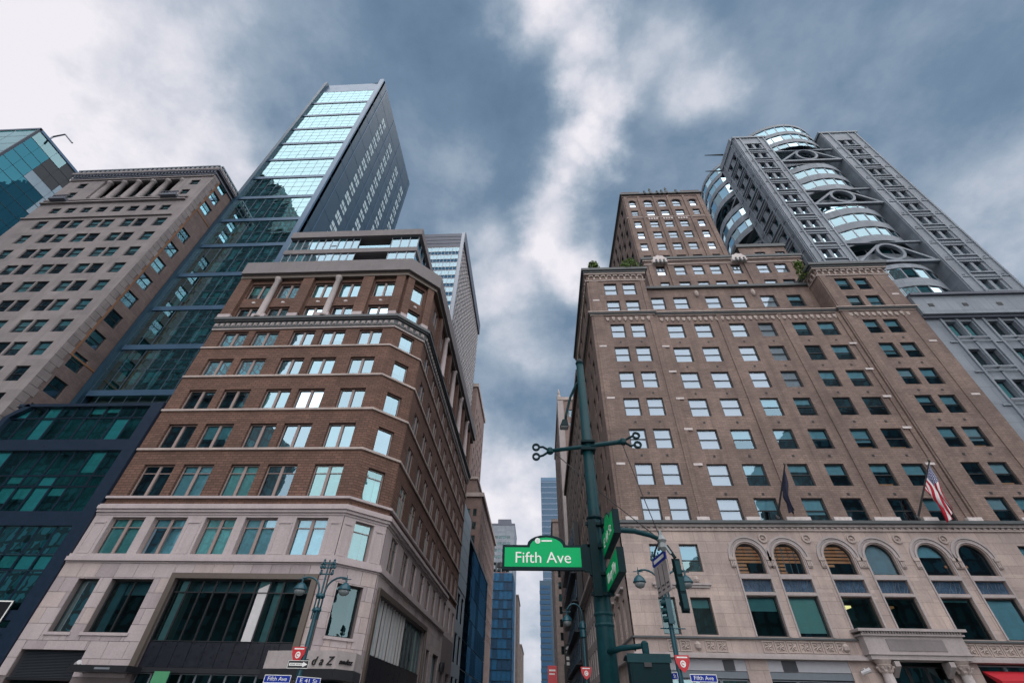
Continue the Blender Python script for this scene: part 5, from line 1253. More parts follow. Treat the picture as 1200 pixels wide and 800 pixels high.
# ================================================================== E: slab tower with white egg-crate side
def slab_tower():
    R = thing('slab_tower', 'pale slab tower with banded glass front and white gridded side behind the penthouse', 'building', (-28, 77.5, 0))
    X0, X1, Y, YE, ZT = -46.0, -20.0, 77.5, 118.0, 112.0
    F = Face((0, Y, 0), (1, 0, 0), (0, -1, 0)); Q = Face((X1, 0, 0), (0, 1, 0), (1, 0, 0))
    m = MB(); m.box(X0, X1-.35, Y+.35, YE, 0, ZT); m.build('core', 'interior_mid', R)
    for i in range(16):
        z = 105.2-3.4*i
        for k in range(13):
            u = X1-1.0-2.0*k
            b = MB(); F.quad(b, u-1.92, u-.06, z-1.9, z, 0); b.build('pane', 'pane_sky', R)
        b = MB(); F.quad(b, X0, X1-.9, z-3.3, z-1.95, -.05); b.build('window_strip', 'pane_navy', R)
    m = MB()
    for i in range(17): z = 105.2-3.4*i; F.box(m, X0, X1-.9, z, z+.12, -.1, .06); F.box(m, X0, X1-.9, z-1.97, z-1.9, -.1, .04)
    for k in range(27): F.box(m, X1-1.05-1.0*k, X1-.98-1.0*k, 48, 105.3, -.1, .05)
    m.build('mullion_grid', 'white_grid', R, kind='stuff')
    for i in range(4):
        b = MB(); F.box(b, X0, X1-.9, 105.5+1.6*i, 106.9+1.6*i, -.2, .05); b.build('louvre_band', 'granite_dark', R)
    b = MB(); F.box(b, X1-.9, X1, 30, ZT, -.4, .1); b.build('corner_pier', 'alu_grey', R)
    m = MB()
    for k in range(29): y = Y+.6+1.38*k; Q.box(m, y-.1, y+.1, 30, ZT-4.5, -.34, -.2)
    for i in range(46): z = 30+1.7*i; Q.box(m, Y, YE, z, z+(.5 if i % 2 else .28), -.34, -.19)
    m.build('egg_crate', 'white_grid', R, kind='stuff')
    b = MB(); Q.quad(b, Y, YE, 30, ZT-4, -.3); b.build('side_glass', 'pane_dark', R)
    b = MB(); Q.box(b, Y, YE, ZT-4.5, ZT, -.3, .3); b.build('roof_band', 'granite_dark', R)
slab_tower()

# ================================================================== buildings down the side street
def block(name, label, x0, x1, y0, y1, z1, mat, grids, loc=None, cap=None, base=None):
    """grids: list of (face letter, u0, u1, du, w, z0, z1, dz, h, pane) -> recessed windows, each an object with its pane"""
    R = thing(name, label, 'building', ((x0+x1)/2, y0, 0))
    fs = {'F': (Face((0, y0, 0), (1, 0, 0), (0, -1, 0)), x0, x1), 'R': (Face((x1, 0, 0), (0, 1, 0), (1, 0, 0)), y0, y1), 'L': (Face((x0, 0, 0), (0, 1, 0), (-1, 0, 0)), y0, y1)}
    done = {}
    for g_ in grids: done.setdefault(g_[0], []).append(g_)
    m = MB(); it = MB(); wins = []
    for k, (fc, a, b_) in fs.items():
        ops = []
        for (_, u0, u1, du, w, za, zb_, dz, h, pn) in done.get(k, []):
            z = za
            while z < zb_-h:
                u = u0+du/2
                while u < u1-w/2+.01:
                    ops.append((u-w/2, u+w/2, z, z+h)); wins.append((fc, u, z, w, h, pn)); u += du
                z += dz
        fc.wall(m, a, b_, 0, z1, ops, .35)
        if ops: fc.quad(it, a+.4, b_-.4, 1, z1-.5, -1.0)
    m.poly([(x0, y1, 0), (x1, y1, 0), (x1, y1, z1), (x0, y1, z1)]); m.poly([(x0, y0, z1-.2), (x1, y0, z1-.2), (x1, y1, z1-.2), (x0, y1, z1-.2)])
    m.build('wall', mat, R)
    if it.v: it.build('interior_wall', 'interior', R)
    for fc, u, z, w, h, pn in wins: put_window(R, fc, u, z+.01, wtype(w-.02, h-.02, 1, (0, .5, 1) if h < 3 else (0, 1), .08, .06, 'sash_dark'), pn, .2, (random.choice((.4, .6, 1.0)), 'blind_teal') if random.random() < .3 else None)
    if cap:
        b = MB(); b.band([(x0, y1), (x0, y0), (x1, y0), (x1, y1)], z1-cap[1], z1+.15, 0, cap[0]); b.build('cornice', cap[2], R)
    return R
# left side
R = block('panel_building', 'pale blue panelled building just past the brown brick building on the side street', -30, -12.45, 75.6, 84.5, 30.5, 'pale_panel', [('R', 76, 84, 4, 2.6, 3, 17, 5.2, 3.6, 'pane_navy')])
for i in range(5):
    for j in range(6):
        b = MB(); b.box(-12.45, -12.36, 75.7+1.76*i, 77.4+1.76*i, 17.6+2.1*j, 19.6+2.1*j); b.build('facade_panel', 'pale_panel', R)
R = thing('navy_glass_building', 'dark navy glass building beside the blue netted scaffold', 'building', (-20, 84.6, 0))
b = MB(); b.box(-34, -12.6, 84.7, 121, 0, 27.3); b.build('core', 'navy_metal', R)
for i in range(9):
    for j in range(7):
        b = MB(); y = 84.8+4.02*i; b.poly([(-12.5, y, .4+3.85*j), (-12.5, y+3.9, .4+3.85*j), (-12.5, y+3.9, 4.1+3.85*j), (-12.5, y, 4.1+3.85*j)]); b.build('pane', 'pane_navy', R)
b = MB(); b.box(-34, -12.4, 84.6, 121.1, 27.3, 27.9); b.build('roof_edge', 'navy_metal', R)
block('brick_tower', 'tall reddish brick tower behind the white gridded slab tower', -34, -19.9, 125, 149, 90.5, 'tan_brick', [('R', 126, 148, 4.4, 1.5, 48, 84, 3.6, 2.0, 'pane_dark'), ('F', -27, -20.3, 3.2, 1.4, 48, 84, 3.6, 2.0, 'pane_dark')], cap=(.5, 1.2, 'terracotta_trim'))
R = block('brick_block', 'stepped brick block at the foot of the reddish brick tower', -34, -15.7, 124, 170, 51.5, 'tan_brick', [('F', -26, -16, 1.9, 1.0, 20, 49, 3.6, 2.0, 'pane_dark'), ('R', 125, 168, 3.6, 1.4, 20, 49, 3.6, 2.0, 'pane_dark')], cap=(.6, 1.0, 'terracotta_trim'))
b = MB(); b.box(-30, -17.6, 124.6, 160, 51.4, 56.5); b.build('upper_storey', 'tan_brick', R)
b = MB(); b.band([(-30, 160), (-30, 124.6), (-17.6, 124.6), (-17.6, 160)], 56.0, 56.8, 0, .4); b.build('cornice', 'terracotta_trim', R)
R = block('scaffolded_building', 'building wrapped in blue safety netting on scaffolding', -27, -12.5, 236, 258, 56.5, 'netting_dark', [])
m = MB(); m2 = MB(); m3 = MB()
for j in range(15):
    for i in range(7):
        b = MB(); x = -27+2.07*i; b.box(x+.04, x+2.03, 235.2+.12*random.random(), 235.45, 3.8*j+.15, 3.8*j+3.75); b.build('netting_sheet', random.choice(('netting', 'netting', 'netting_dark')), R)
    m.box(-27.2, -12.3, 234.9, 235.1, 3.8*j, 3.8*j+.14)
    for i in range(5):
        b = MB(); y = 236+4.3*i; b.box(-12.4, -12.2, y+.05, y+4.2, 3.8*j+.15, 3.8*j+3.75); b.build('netting_sheet', random.choice(('netting', 'netting_dark')), R)
for i in range(8): m.box(-27.05+2.07*i, -26.93+2.07*i, 234.9, 235.15, 0, 58)
m.build('scaffold_pole', 'steel_dark', R, kind='stuff')
R = block('brick_bulkhead', 'small red brick rooftop block above the blue netting', -23.0, -16.6, 259.5, 270, 63, 'rust_brick', [])
R = thing('water_tank_frame', 'dark steel tank frame on top of the red brick rooftop block', 'tank frame', (-20, 262, 63))
m = MB()
for x in (-23, -20.5, -18): 
    for y in (261, 264): m.tube([(x, y, 63), (x, y, 68.2)], .22, 5)
m.tube([(-23, 261, 66), (-18, 261, 66)], .2, 5); m.tube([(-23, 261, 63.2), (-20.5, 261, 66)], .15, 5); m.tube([(-20.5, 261, 66), (-18, 261, 63.2)], .15, 5)
split_build(m, 'steel_leg', 'sash_dark', R)
m = MB(); m.lathe((-20.6, 262.5, 66), [(1.9, 0), (1.9, 2.0), (.2, 3.0)], 12); m.build('tank', 'sash_dark', R)
R = block('grey_slab_building', 'flat grey slab building rising behind the blue netting', -31, -13.6, 272, 300, 92.5, 'granite_grey', [('F', -30.5, -14, 2.4, 1.9, 66, 88, 3.6, 1.5, 'pane_dark')], cap=(.1, 1.0, 'granite_dark'))
b = MB(); b.box(-24, -16, 276, 290, 92.5, 96.5); b.build('rooftop_plant', 'granite_dark', R)
block('narrow_brown_building', 'narrow brown building just right of the blue netting', -30, -12.5, 304, 335, 61, 'brown_grey', [('R', 305, 334, 5, 2, 10, 58, 4, 2.2, 'pane_dark')], cap=(.4, .8, 'brown_grey'))
block('distant_brown_building', 'farthest low brown building at the end of the street gap', -30, -12.5, 366, 420, 43, 'brown_grey', [('F', -20, -13, 3.4, 1.5, 8, 41, 4, 2.2, 'pane_dark')], cap=(.4, .8, 'brown_grey'))
# right side
R = block('cornice_building', 'brown brick building with pale arched stone base next to the arcade building', 6.1, 24, 49.8, 92, 39, 'brown_grey', [('L', 50.5, 66.5, 2.6, 1.3, 17, 38, 3.5, 2.0, 'pane_dark'), ('L', 67, 91, 3.2, 1.3, 17, 38, 3.5, 2.0, 'pane_dark')], cap=(.4, .8, 'brick_dull'))
L = Face((6.05, 0, 0), (0, 1, 0), (-1, 0, 0)); m = MB(); ops = [(51+2.25*i, 52.1+2.25*i, z, z+h) for i in range(7) for z, h in ((2.0, 2.6), (5.6, 2.2), (8.6, 1.6), (10.9, 1.6))]
L.wall(m, 49.7, 66.8, 0, 13.5, ops, .4, .12); m.build('stone_base', 'lime_grey', R)
for a, b_, c, d in ops: put_window(R, L, (a+b_)/2, c+.01, wtype(1.08, d-c-.02, 1, (0, 1), .08, .06, 'sash_dark'), 'pane_dark', .15)
m = MB(); L.quad(m, 49.8, 66.7, .3, 13.3, -.6); m.build('interior_wall', 'interior', R)
for z0, z1, o in ((13.1, 13.4, .35), (13.4, 13.75, .7), (4.85, 5.2, .4)):
    m = MB(); L.box(m, 49.7, 66.9, z0, z1, .1, o); m.build('cornice', 'lime_grey', R)
R = block('black_building', 'narrow black building with fire escape between the pale tower and the arched base', 5.3, 6.0, 67.2, 97, 24.5, 'black_metal', [])
for j in range(6):
    m = MB(); z = 4+3.5*j; m.box(4.6, 5.28, 69, 95, z, z+.1); m.build('fire_escape_landing', 'black_metal', R)
    m = MB(); m.tube([(4.65, 69, z+1.0), (4.65, 95, z+1.0)], .04, 5)
    for q in range(9): m.tube([(4.65, 69+3.25*q, z+.1), (4.65, 69+3.25*q, z+1.0)], .03, 4)
    m.build('fire_escape_rail', 'steel_dark', R, kind='stuff')
    for i in range(8): put_window(R, Face((5.3, 0, 0), (0, 1, 0), (-1, 0, 0)), 70+3.4*i, z+.5, wtype(1.4, 2.2, 1, (0, .5, 1), .08, .06, 'steel_dark'), 'pane_navy', -.05)
R = block('pale_tower', 'pale tan tower with light stone corner beyond the brown brick side street building', 6.2, 20, 100, 135, 68, 'tan_brick', [('F', 8.2, 14.6, 2.1, 1.2, 40, 66, 3.7, 2.1, 'pane_clear'), ('L', 105, 134, 4, 1.5, 12, 66, 3.7, 2.1, 'pane_dark')], cap=(.3, .8, 'terracotta_trim'))
m = MB(); m.box(5.9, 7.4, 99.7, 104, 0, 67); m.build('corner_pier', 'lime_grey', R)
m = MB(); m.lathe((6.4, 100.4, 68), [(.6, 0), (.6, .5), (.3, 1.2), (.35, 1.8), (.03, 3.2)], 8); m.build('finial', 'terracotta_trim', R)
R = block('striped_brown_building', 'brown building further down on the right with a narrow street front', 6.2, 22, 186, 228, 65.5, 'brown_grey', [('L', 187, 227, 5, 2.2, 8, 62, 4, 2.4, 'pane_dark'), ('F', 7, 14, 2.4, 1.4, 20, 62, 4, 2.4, 'pane_dark')], cap=(.4, 1, 'brown_grey'))
R = thing('blue_glass_tower', 'distant blue glass tower with banded floors at the end of the street', 'building', (18, 580, 0))
b = MB(); b.box(6.0, 34, 580.5, 620, 0, 254); b.build('core', 'steel_dark', R)
for j in range(30):
    z = 250-7.4*j
    b = MB(); b.poly([(6.2, 580.2, z-5.6), (33.8, 580.2, z-5.6), (33.8, 580.2, z), (6.2, 580.2, z)]); b.build('pane', 'pane_far', R)
    b = MB(); b.box(6.0, 34, 579.9, 580.45, z, z+1.6); b.build('floor_band', 'steel_pale', R)
b = MB(); b.box(5.8, 34.2, 579.8, 620, 252, 257); b.build('roof_band', 'steel_blue', R)
R = thing('narrow_blue_building', 'narrow dark blue building with stepped edge at the far street end', 'building', (5, 520, 0))
b = MB(); b.box(1.3, 14, 520.5, 540, 0, 117); b.build('core', 'steel_dark', R)
for j in range(24):
    b = MB(); z = 4.7*j+1; b.box(1.0+.5*(j % 2), 12, 520, 520.4, z, z+3.2); b.build('floor_band', 'netting_dark', R)
# street signs and awnings on the right-hand shop fronts
def shop_signs():
    R = thing('blade_sign', 'black vertical blade sign with white letters on the right hand shop fronts', 'sign', (5.4, 98.5, 10))
    F = Face((0, 98.4, 0), (1, 0, 0), (0, -1, 0))
    b = MB(); F.box(b, 4.55, 5.7, 9.6, 13.0, -.15, .0); b.build('sign_board', 'sign_black', R)
    for i in range(4): board(R, F, 4.85, 5.4, 12.15-.78*i, 12.65-.78*i, 'sign_white', 'letter_mark', .0, .03)
    R = thing('black_banner', 'large black banner with a white figure hanging under the blade sign', 'banner', (6, 97, 5))
    F = Face((0, 97.0, 0), (1, 0, 0), (0, -1, 0))
    b = MB(); b.prism([(4.3, 97, 4.6), (6.9, 97, 4.2), (6.9, 97, 8.2), (4.3, 97, 9.9)], [(4.3, 97.1, 4.6), (6.9, 97.1, 4.2), (6.9, 97.1, 8.2), (4.3, 97.1, 9.9)]); b.build('banner_cloth', 'sign_black', R)
    b = MB(); b.prism([F.P(5.5, 7.4, .02), F.P(5.8, 6.9, .02), F.P(5.65, 6.1, .02), F.P(6.0, 5.4, .02), F.P(5.4, 5.8, .02), F.P(5.35, 6.6, .02)], [F.P(5.5, 7.4, .05), F.P(5.8, 6.9, .05), F.P(5.65, 6.1, .05), F.P(6.0, 5.4, .05), F.P(5.4, 5.8, .05), F.P(5.35, 6.6, .05)]); b.build('figure_emblem', 'sign_white', R)
shop_signs()

# ================================================================== across the avenue (seen mirrored in the glass)
def facade_mat():
    m, t = new_mat('far_facade'); uv = t.n('ShaderNodeUVMap').outputs[0]
    bt = t.n('ShaderNodeTexBrick', i_Vector=uv, i_Scale=1.0, i_Mortar_Size=.5, i_Brick_Width=2.9, i_Row_Height=3.6, offset=0.0)
    bt.inputs['Color1'].default_value = (.05, .14, .15, 1); bt.inputs['Color2'].default_value = (.16, .36, .38, 1); bt.inputs['Mortar'].default_value = (.075, .07, .068, 1)
    finish(t, t.n('ShaderNodeBsdfPrincipled', i_Base_Color=bt.outputs[0], i_Roughness=.5).outputs[0]); MATS['far_facade'] = m
facade_mat()
def far_mass(label, boxes):
    R = thing('office_building', label, 'building', ((boxes[0][0]+boxes[0][1])/2, -60, 0))
    for x0, x1, y0, y1, z in boxes:
        b = MB(); b.box(x0, x1, y0, y1, 0, z); b.build('stepped_wall', 'far_facade', R)
        b = MB(); b.band([(x0, y1), (x1, y1)], z-1, z+.5, 0, .6, side=-1); b.build('parapet', 'brown_grey', R)
far_mass('stepped brick skyscraper across the avenue, mirrored in the teal glass tower', [(-330, -180, -110, -60, 279), (-180, -166, -110, -60.5, 265), (-166, -156, -110, -61, 255), (-156, -147, -110, -61.5, 237), (-147, -134, -110, -62, 205), (-134, -108, -110, -62.5, 92)])
far_mass('lower office block across the avenue, mirrored in the brown brick building', [(-107, -58, -110, -60, 32)])
far_mass('dark office block across the avenue, mirrored in the arcade building', [(86, 118, -110, -60, 80), (118, 220, -110, -60.5, 165), (50, 86, -110, -61, 44)])

# ================================================================== street furniture
def signal_pole():
    x, y = 1.24, 10.0
    R = thing('signal_pole', 'tall dark green street pole carrying the green avenue signs', 'pole', (x, y, .15))
    m = MB(); n = 8
    m.tube([(x, y, .15), (x, y, .9), (x, y, 1.0)], [.34, .30, .22], n); m.build('pole_base', 'pole_dark', R)
    m = MB(); m.tube([(x, y, 1.0), (x+.01, y, 3.3), (x+.02, y, 4.9), (x+.04, y, 9.45)], [.185, .17, .138, .098], 12); m.build('shaft', 'pole_green', R, smooth=True)
    m = MB(); m.lathe((x+.04, y, 9.45), [(.11, 0), (.12, .05), (.085, .12), (.03, .2)], 12); m.build('pole_cap', 'pole_dark', R)
    for z in (3.12, 3.3): m = MB(); m.lathe((x+.01, y, z), [(.178, 0), (.19, .03), (.178, .06)], 12); m.build('pole_band', 'pole_green', R)
    for z in (4.95, 5.12, 3.98, 3.62): m = MB(); m.lathe((x+.02, y, z), [(.165, 0), (.185, .03), (.165, .07)], 12); m.build('clamp', 'pole_dark', R)
    m = MB()
    for z in (3.62, 3.98, 4.5, 4.95): m.box(x-.21, x+.21, y-.22, y-.15, z, z+.06); m.box(x+.12, x+.22, y-.34, y-.2, z-.02, z+.1)
    split_build(m, 'clamp_bolt', 'pole_dark', R)
    m = MB(); m.box(x-.16, x+.0, y-.27, y-.17, 3.6, 5.05); m.build('sign_bracket', 'pole_dark', R)
    # crossbar with ring ends
    a, c = Vector((.34, y-.05, 6.76)), Vector((2.14, y-.05, 7.0))
    m = MB(); m.tube([a, c], [.045, .062], 10); m.build('crossbar', 'pole_green', R, smooth=True)
    m = MB(); m.box(x-.15, x+.2, y-.18, y+.12, 6.74, 6.80); m.box(x-.13, x+.2, y-.18, y+.12, 6.94, 6.99); split_build(m, 'crossbar_clamp', 'pole_dark', R)
    for p, s in ((a, -1), (c, 1)):
        m = MB(); m.lathe(p+Vector((0, 0, -.11)), [(.05, .03), (.085, .06), (.085, .15), (.05, .19)], 10); m.build('crossbar_knuckle', 'pole_green', R)
        for dz in (-.13, .12):
            q = p+Vector((s*.28, -.02, dz+s*.03)); m = MB(); m.tube([p, p+Vector((s*.17, 0, dz*.9)), q], .028, 6); m.build('eye_rod', 'pole_dark', R)
            m = MB(); m.ring(q+Vector((s*.06, 0, 0)), (1, 0, 0), (0, 0, 1), .075, .045, .05, 16); m.build('eye_ring', 'pole_dark', R)
    # mast arm
    tip = Vector((2.66, 10.12, 4.74))
    m = MB(); m.tube([(x, y, 4.86), (x+.4, y+.02, 4.93), (x+.85, y+.05, 4.91), (x+1.2, y+.1, 4.84), tip], [.07, .06, .055, .05, .045], 10); m.build('mast_arm', 'pole_green', R, smooth=True)
    for p in (a+Vector((.12, 0, -.06)), c+Vector((-.02, 0, -.08))):
        m = MB(); k = [p.lerp(tip, t)+Vector((0, 0, -.05*math.sin(math.pi*t))) for t in (0, .2, .4, .6, .8, 1)]; m.tube(k, .011, 5); m.build('stay_wire', 'cable', R)
    m = MB(); m.lathe(tip+Vector((0, 0, -.1)), [(.03, -.12), (.09, -.05), (.07, .05), (.11, .1), (.05, .2), (.03, .3)], 8); m.tube([tip, tip+Vector((.12, -.1, -.3))], .035, 6); m.tube([tip, tip+Vector((-.05, .2, -.14))], .03, 6); split_build(m, 'arm_hanger', 'lamp_globe', R)
    # lower stub arm for the walk signal
    m = MB(); m.tube([(x, y-.1, 2.72), (x+.2, 9.5, 2.74), (x+.52, 9.12, 2.74)], [.05, .045, .04], 8); m.build('stub_arm', 'pole_green', R, smooth=True)
    m = MB(); m.lathe((x+.54, 9.1, 2.66), [(.05, -.1), (.06, 0), (.06, .12), (.03, .15)], 8); m.build('arm_end', 'pole_green', R)
    # cobra arm
    m = MB(); m.tube([(x+.03, y+.05, 8.95), (x-.1, y+.12, 8.85), (x-.28, y+.25, 8.5), (x-.42, y+.33, 8.0), (x-.44, y+.34, 7.85)], .035, 8); m.build('lamp_arm', 'pole_green', R, smooth=True)
    m = MB(); c0 = Vector((x-.47, y+.34, 7.72)); m.prism([c0+Vector(p) for p in ((-.05, -.06, .13), (.07, -.06, .13), (.07, .06, .13), (-.05, .06, .13))], [c0+Vector(p) for p in ((-.13, -.11, -.09), (.09, -.11, -.09), (.09, .11, -.09), (-.13, .11, -.09))]); m.build('lamp_head', 'pole_dark', R)
    m = MB(); m.box(c0.x-.11, c0.x+.07, c0.y-.09, c0.y+.09, c0.z-.115, c0.z-.091); m.build('lamp_lens', 'lamp_globe', R)
signal_pole()
def avenue_sign():
    y = 9.78; F = Face((0, y, 0), (1, 0, 0), (0, -1, 0))
    R = thing('avenue_sign', 'green Fifth Ave sign with arched top facing the camera on the street pole', 'street sign', (.2, y, 4.2))
    x0, x1, z0, z1 = -.735, .93, 4.06, 4.53
    def outline(d):
        pts = [(x0+d, z0+d), (x1-d, z0+d), (x1-d, z1-d)]
        for q in range(11): t = math.pi*q/10; pts.append((.18+(.40-d)*math.cos(t), z1-.0-d+(.20)*math.sin(t)*(1-.0*d)))
        return pts+[(x0+d, z1-d)]
    m = MB(); o = outline(0); m.prism([F.P(u, v, -.09) for u, v in o], [F.P(u, v, .02) for u, v in o]); m.build('sign_case', 'pole_dark', R)
    o = outline(.05); m = MB(); m.prism([F.P(u, v, .0201) for u, v in o], [F.P(u, v, .026) for u, v in o]); m.build('sign_face', 'sign_green', R)
    put_text(R, 'Fifth Ave', .30, 'sign_white', F.P(.10, 4.275, .028), F, width=1.13)
    m = MB(); m.ring(F.P(-.0, 4.61, .03), (1, 0, 0), (0, 0, 1), .045, .022, .006, 18); m.ring(F.P(-.0, 4.61, .03), (1, 0, 0), (0, 0, 1), .02, .02, .006, 12); split_build(m, 'emblem_ring', 'sign_white', R)
    board(R, F, .08, .30, 4.595, 4.625, 'sign_white', 'text_line', .0262, .03)
    m = MB(); F.box(m, x1, 1.12, z0-.02, z1+.03, -.09, .0); m.build('sign_mount', 'pole_dark', R)
    L = Face((1.36, 0, 0), (0, 1, 0), (-1, 0, 0))
    for zc, txt, h, arched, lab in ((4.50, 'E 41 St', .42, True, 'upper green cross street sign with peaked top seen edge-on on the street pole'), (3.86, 'Library Way', .40, False, 'lower green cross street sign without arch seen edge-on on the street pole')):
        R2 = thing('cross_street_sign', lab, 'street sign', (1.36, 9.1, zc), 'green cross street signs on the pole')
        a, b_ = 8.2, 9.86
        o = [(a, zc-h/2), (b_, zc-h/2), (b_, zc+h/2)]+([(9.03+.36*math.cos(math.pi*q/8), zc+h/2+.2*math.sin(math.pi*q/8)) for q in range(9)][::1] if arched else [])+[(a, zc+h/2)]
        m = MB(); m.prism([L.P(u, v, -.12) for u, v in o], [L.P(u, v, .0) for u, v in o]); m.build('sign_case', 'pole_dark', R2)
        cu_ = sum(p[0] for p in o)/len(o); o2 = [((u-9.03)*.945+9.03, (v-zc)*(.90 if not arched else .9)+zc) for u, v in o]
        m = MB(); m.prism([L.P(u, v, .0002) for u, v in o2], [L.P(u, v, .006) for u, v in o2]); m.build('sign_face', 'sign_green', R2)
        put_text(R2, txt, .24, 'sign_white', L.P(9.03, zc-.02, .009), L, width=1.1)
avenue_sign()
def mast_signal():
    R = thing('traffic_signal', 'dark green traffic signal head hanging from the mast arm tip', 'traffic light', (2.84, 10.0, 3.3))
    m = MB(); m.box(2.80, 2.92, 9.99, 10.09, 3.42, 4.34); m.build('signal_housing', 'pole_dark', R)
    m = MB(); m.box(2.78, 2.94, 10.091, 10.10, 3.39, 4.37); m.build('backplate', 'pole_dark', R)
    for i in range(3):
        m = MB(); c = Vector((2.86, 10.10, 3.57+.31*i)); m.tube([c, c+Vector((0, .13, 0))], .065, 12); m.build('visor', 'pole_dark', R)
        m = MB(); m.box(2.81, 2.91, 9.975, 9.989, 3.45+.30*i, 3.70+.30*i); m.build('door', 'pole_green', R)
    m = MB(); m.tube([(2.84, 10.0, 4.36), (2.74, 10.08, 4.62)], .035, 6); m.build('hanger', 'pole_dark', R)
    n = Vector((2.75-2.65, 10.37-11.17, 0)).normalized(); N = Vector((n.y, -n.x, 0)); F = Face((2.65, 11.17, 0), n, N)
    R = thing('curb_sign', 'white parking sign with blue header hanging by the mast arm tip', 'street sign', (2.7, 10.8, 3.85))
    board(R, F, 0, .81, 3.86, 4.44, 'lime_grey'); board(R, F, 0, .81, 4.45, 4.62, 'sign_blue', 'sign_header')
    board(R, F, .08, .73, 4.50, 4.57, 'sign_white', 'text_line', .0121, .015)
    for u in (.26, .54): board(R, F, u-.012, u+.012, 3.98, 4.40, 'sign_black', 'divider', .0121, .016)
    for u in (.12, .4, .68):
        for z in (3.92, 4.0): board(R, F, u-.07, u+.07, z, z+.03, 'cable', 'text_line', .0121, .015)
    m = MB(); m.tube([F.P(.1, 4.62, 0), F.P(.25, 4.75, 0), (2.66, 10.12, 4.8)], .02, 5); m.tube([F.P(.7, 4.62, 0), (2.66, 10.12, 4.7)], .02, 5); split_build(m, 'hanger', 'cable', R)
mast_signal()
def walk_signal():
    R = thing('walk_signal', 'back of the dark green pedestrian signal box low on the street pole', 'walk signal', (1.79, 9.05, 1.9))
    m = MB(); a = [(1.47, 9.0), (2.12, 9.0), (2.12, 9.26), (1.47, 9.26)]
    m.prism([(p[0], p[1], 1.86) for p in a], [(p[0], p[1], 2.60) for p in a]); m.build('signal_housing', 'pole_dark', R)
    m = MB(); m.box(1.44, 2.15, 8.985, 9.0, 2.50, 2.62); m.build('housing_lip', 'pole_green', R)
    m = MB(); m.box(1.50, 2.09, 8.99, 8.999, 1.90, 2.48); m.build('housing_door', 'pole_dark', R)
    m = MB(); m.box(1.70, 1.82, 8.96, 8.989, 2.44, 2.5); m.build('latch', 'cable', R)
    m = MB(); m.prism([(1.45, 9.26, 2.6), (2.14, 9.26, 2.6), (2.14, 9.5, 2.56), (1.45, 9.5, 2.56)], [(1.45, 9.26, 2.62), (2.14, 9.26, 2.62), (2.14, 9.5, 2.58), (1.45, 9.5, 2.58)]); m.build('visor', 'pole_dark', R)
walk_signal()

def lamp_bell(R, c, k=1.0):
    m = MB(); m.lathe(c, [(.03*k, .62*k), (.09*k, .58*k), (.05*k, .52*k), (.07*k, .44*k), (.2*k, .38*k), (.34*k, .22*k), (.42*k, .05*k), (.44*k, 0), (.38*k, -.02*k)], 14); m.build('lamp_hood', 'lamp_teal', R, smooth=True)
    m = MB(); m.lathe(c, [(.36*k, -.02*k), (.34*k, -.16*k), (.22*k, -.3*k), (.04*k, -.36*k)], 14); m.build('lamp_globe', 'lamp_globe', R, smooth=True)
    m = MB(); m.tube([c+Vector((-.32*k, 0, .66*k)), c+Vector((.32*k, 0, .66*k))], .03*k, 6); m.tube([c+Vector((0, 0, .55*k)), c+Vector((0, 0, .95*k))], [.05*k, .015*k], 6); split_build(m, 'lamp_crossbar', 'lamp_teal', R)
def twin_lamp(x, y, h, lab):
    R = thing('twin_lamp_post', lab, 'street lamp', (x, y, .15), 'twin arm bell lamp posts')
    def L(prof, nm, n=10):
        m = MB(); m.lathe((x, y, .15), prof, n); m.build(nm, 'lamp_teal', R, smooth=False)
    L([(.32, 0), (.34, .5), (.24, .65), (.22, 1.2), (.16, 1.35)], 'post_base', 8)
    L([(.14, 1.35), (.12, h-2.6)], 'shaft', 12)
    for z in (h-2.62, h-1.92): L([(.12, z-.12), (.24, z-.06), (.26, z), (.24, z+.08), (.13, z+.14)], 'collar', 12)
    m = MB()
    for q in range(6): t = q*math.pi/3; m.tube([(x+.2*math.cos(t), y+.2*math.sin(t), h-2.9), (x+.2*math.cos(t), y+.2*math.sin(t), h-1.7)], .035, 5)
    split_build(m, 'basket_rod', 'lamp_teal', R)
    L([(.06, h-2.6), (.05, h-.9), (.045, h)], 'upper_rod', 8)
    for s in (-1, 1):
        m = MB(); pts = [(x+s*.17, y, h-1.9)]
        for q in range(9): t = math.pi*(1-q/8*.62); pts.append((x+s*(.98+.80*math.cos(t)), y, h-1.55+.80*math.sin(t)*.95))
        pts.append((x+s*1.32, y, h-.78)); m.tube(pts, [.055]*len(pts), 7); m.build('lamp_arm', 'lamp_teal', R, smooth=True)
        lamp_bell(R, Vector((x+s*1.3, y, h-1.45)), .85)
    for i, (w, z) in enumerate(((.34, h-.62), (.40, h-.28), (.30, h-.05))):
        m = MB(); m.tube([(x-w, y, z), (x+w, y, z)], .04, 6); m.build('crossarm', 'lamp_teal', R)
        for s in (-1, 1):
            for k in ((.55, 1.0) if i == 1 else (1.0,)):
                m = MB(); m.lathe((x+s*w*k, y, z), [(.03, -.06), (.09, 0), (.09, .08), (.05, .14), (.07, .2), (.02, .26)], 8); m.build('insulator', 'lamp_teal', R)
    return R
twin_lamp(-12.45, 28.0, 8.75, 'twin arm teal lamp post in front of the brown brick building')
twin_lamp(7.0, 28.0, 9.3, 'twin arm teal lamp post in front of the arcade, behind the curb sign')
SF = Face((0, 27.78, 0), (1, 0, 0), (0, -1, 0))
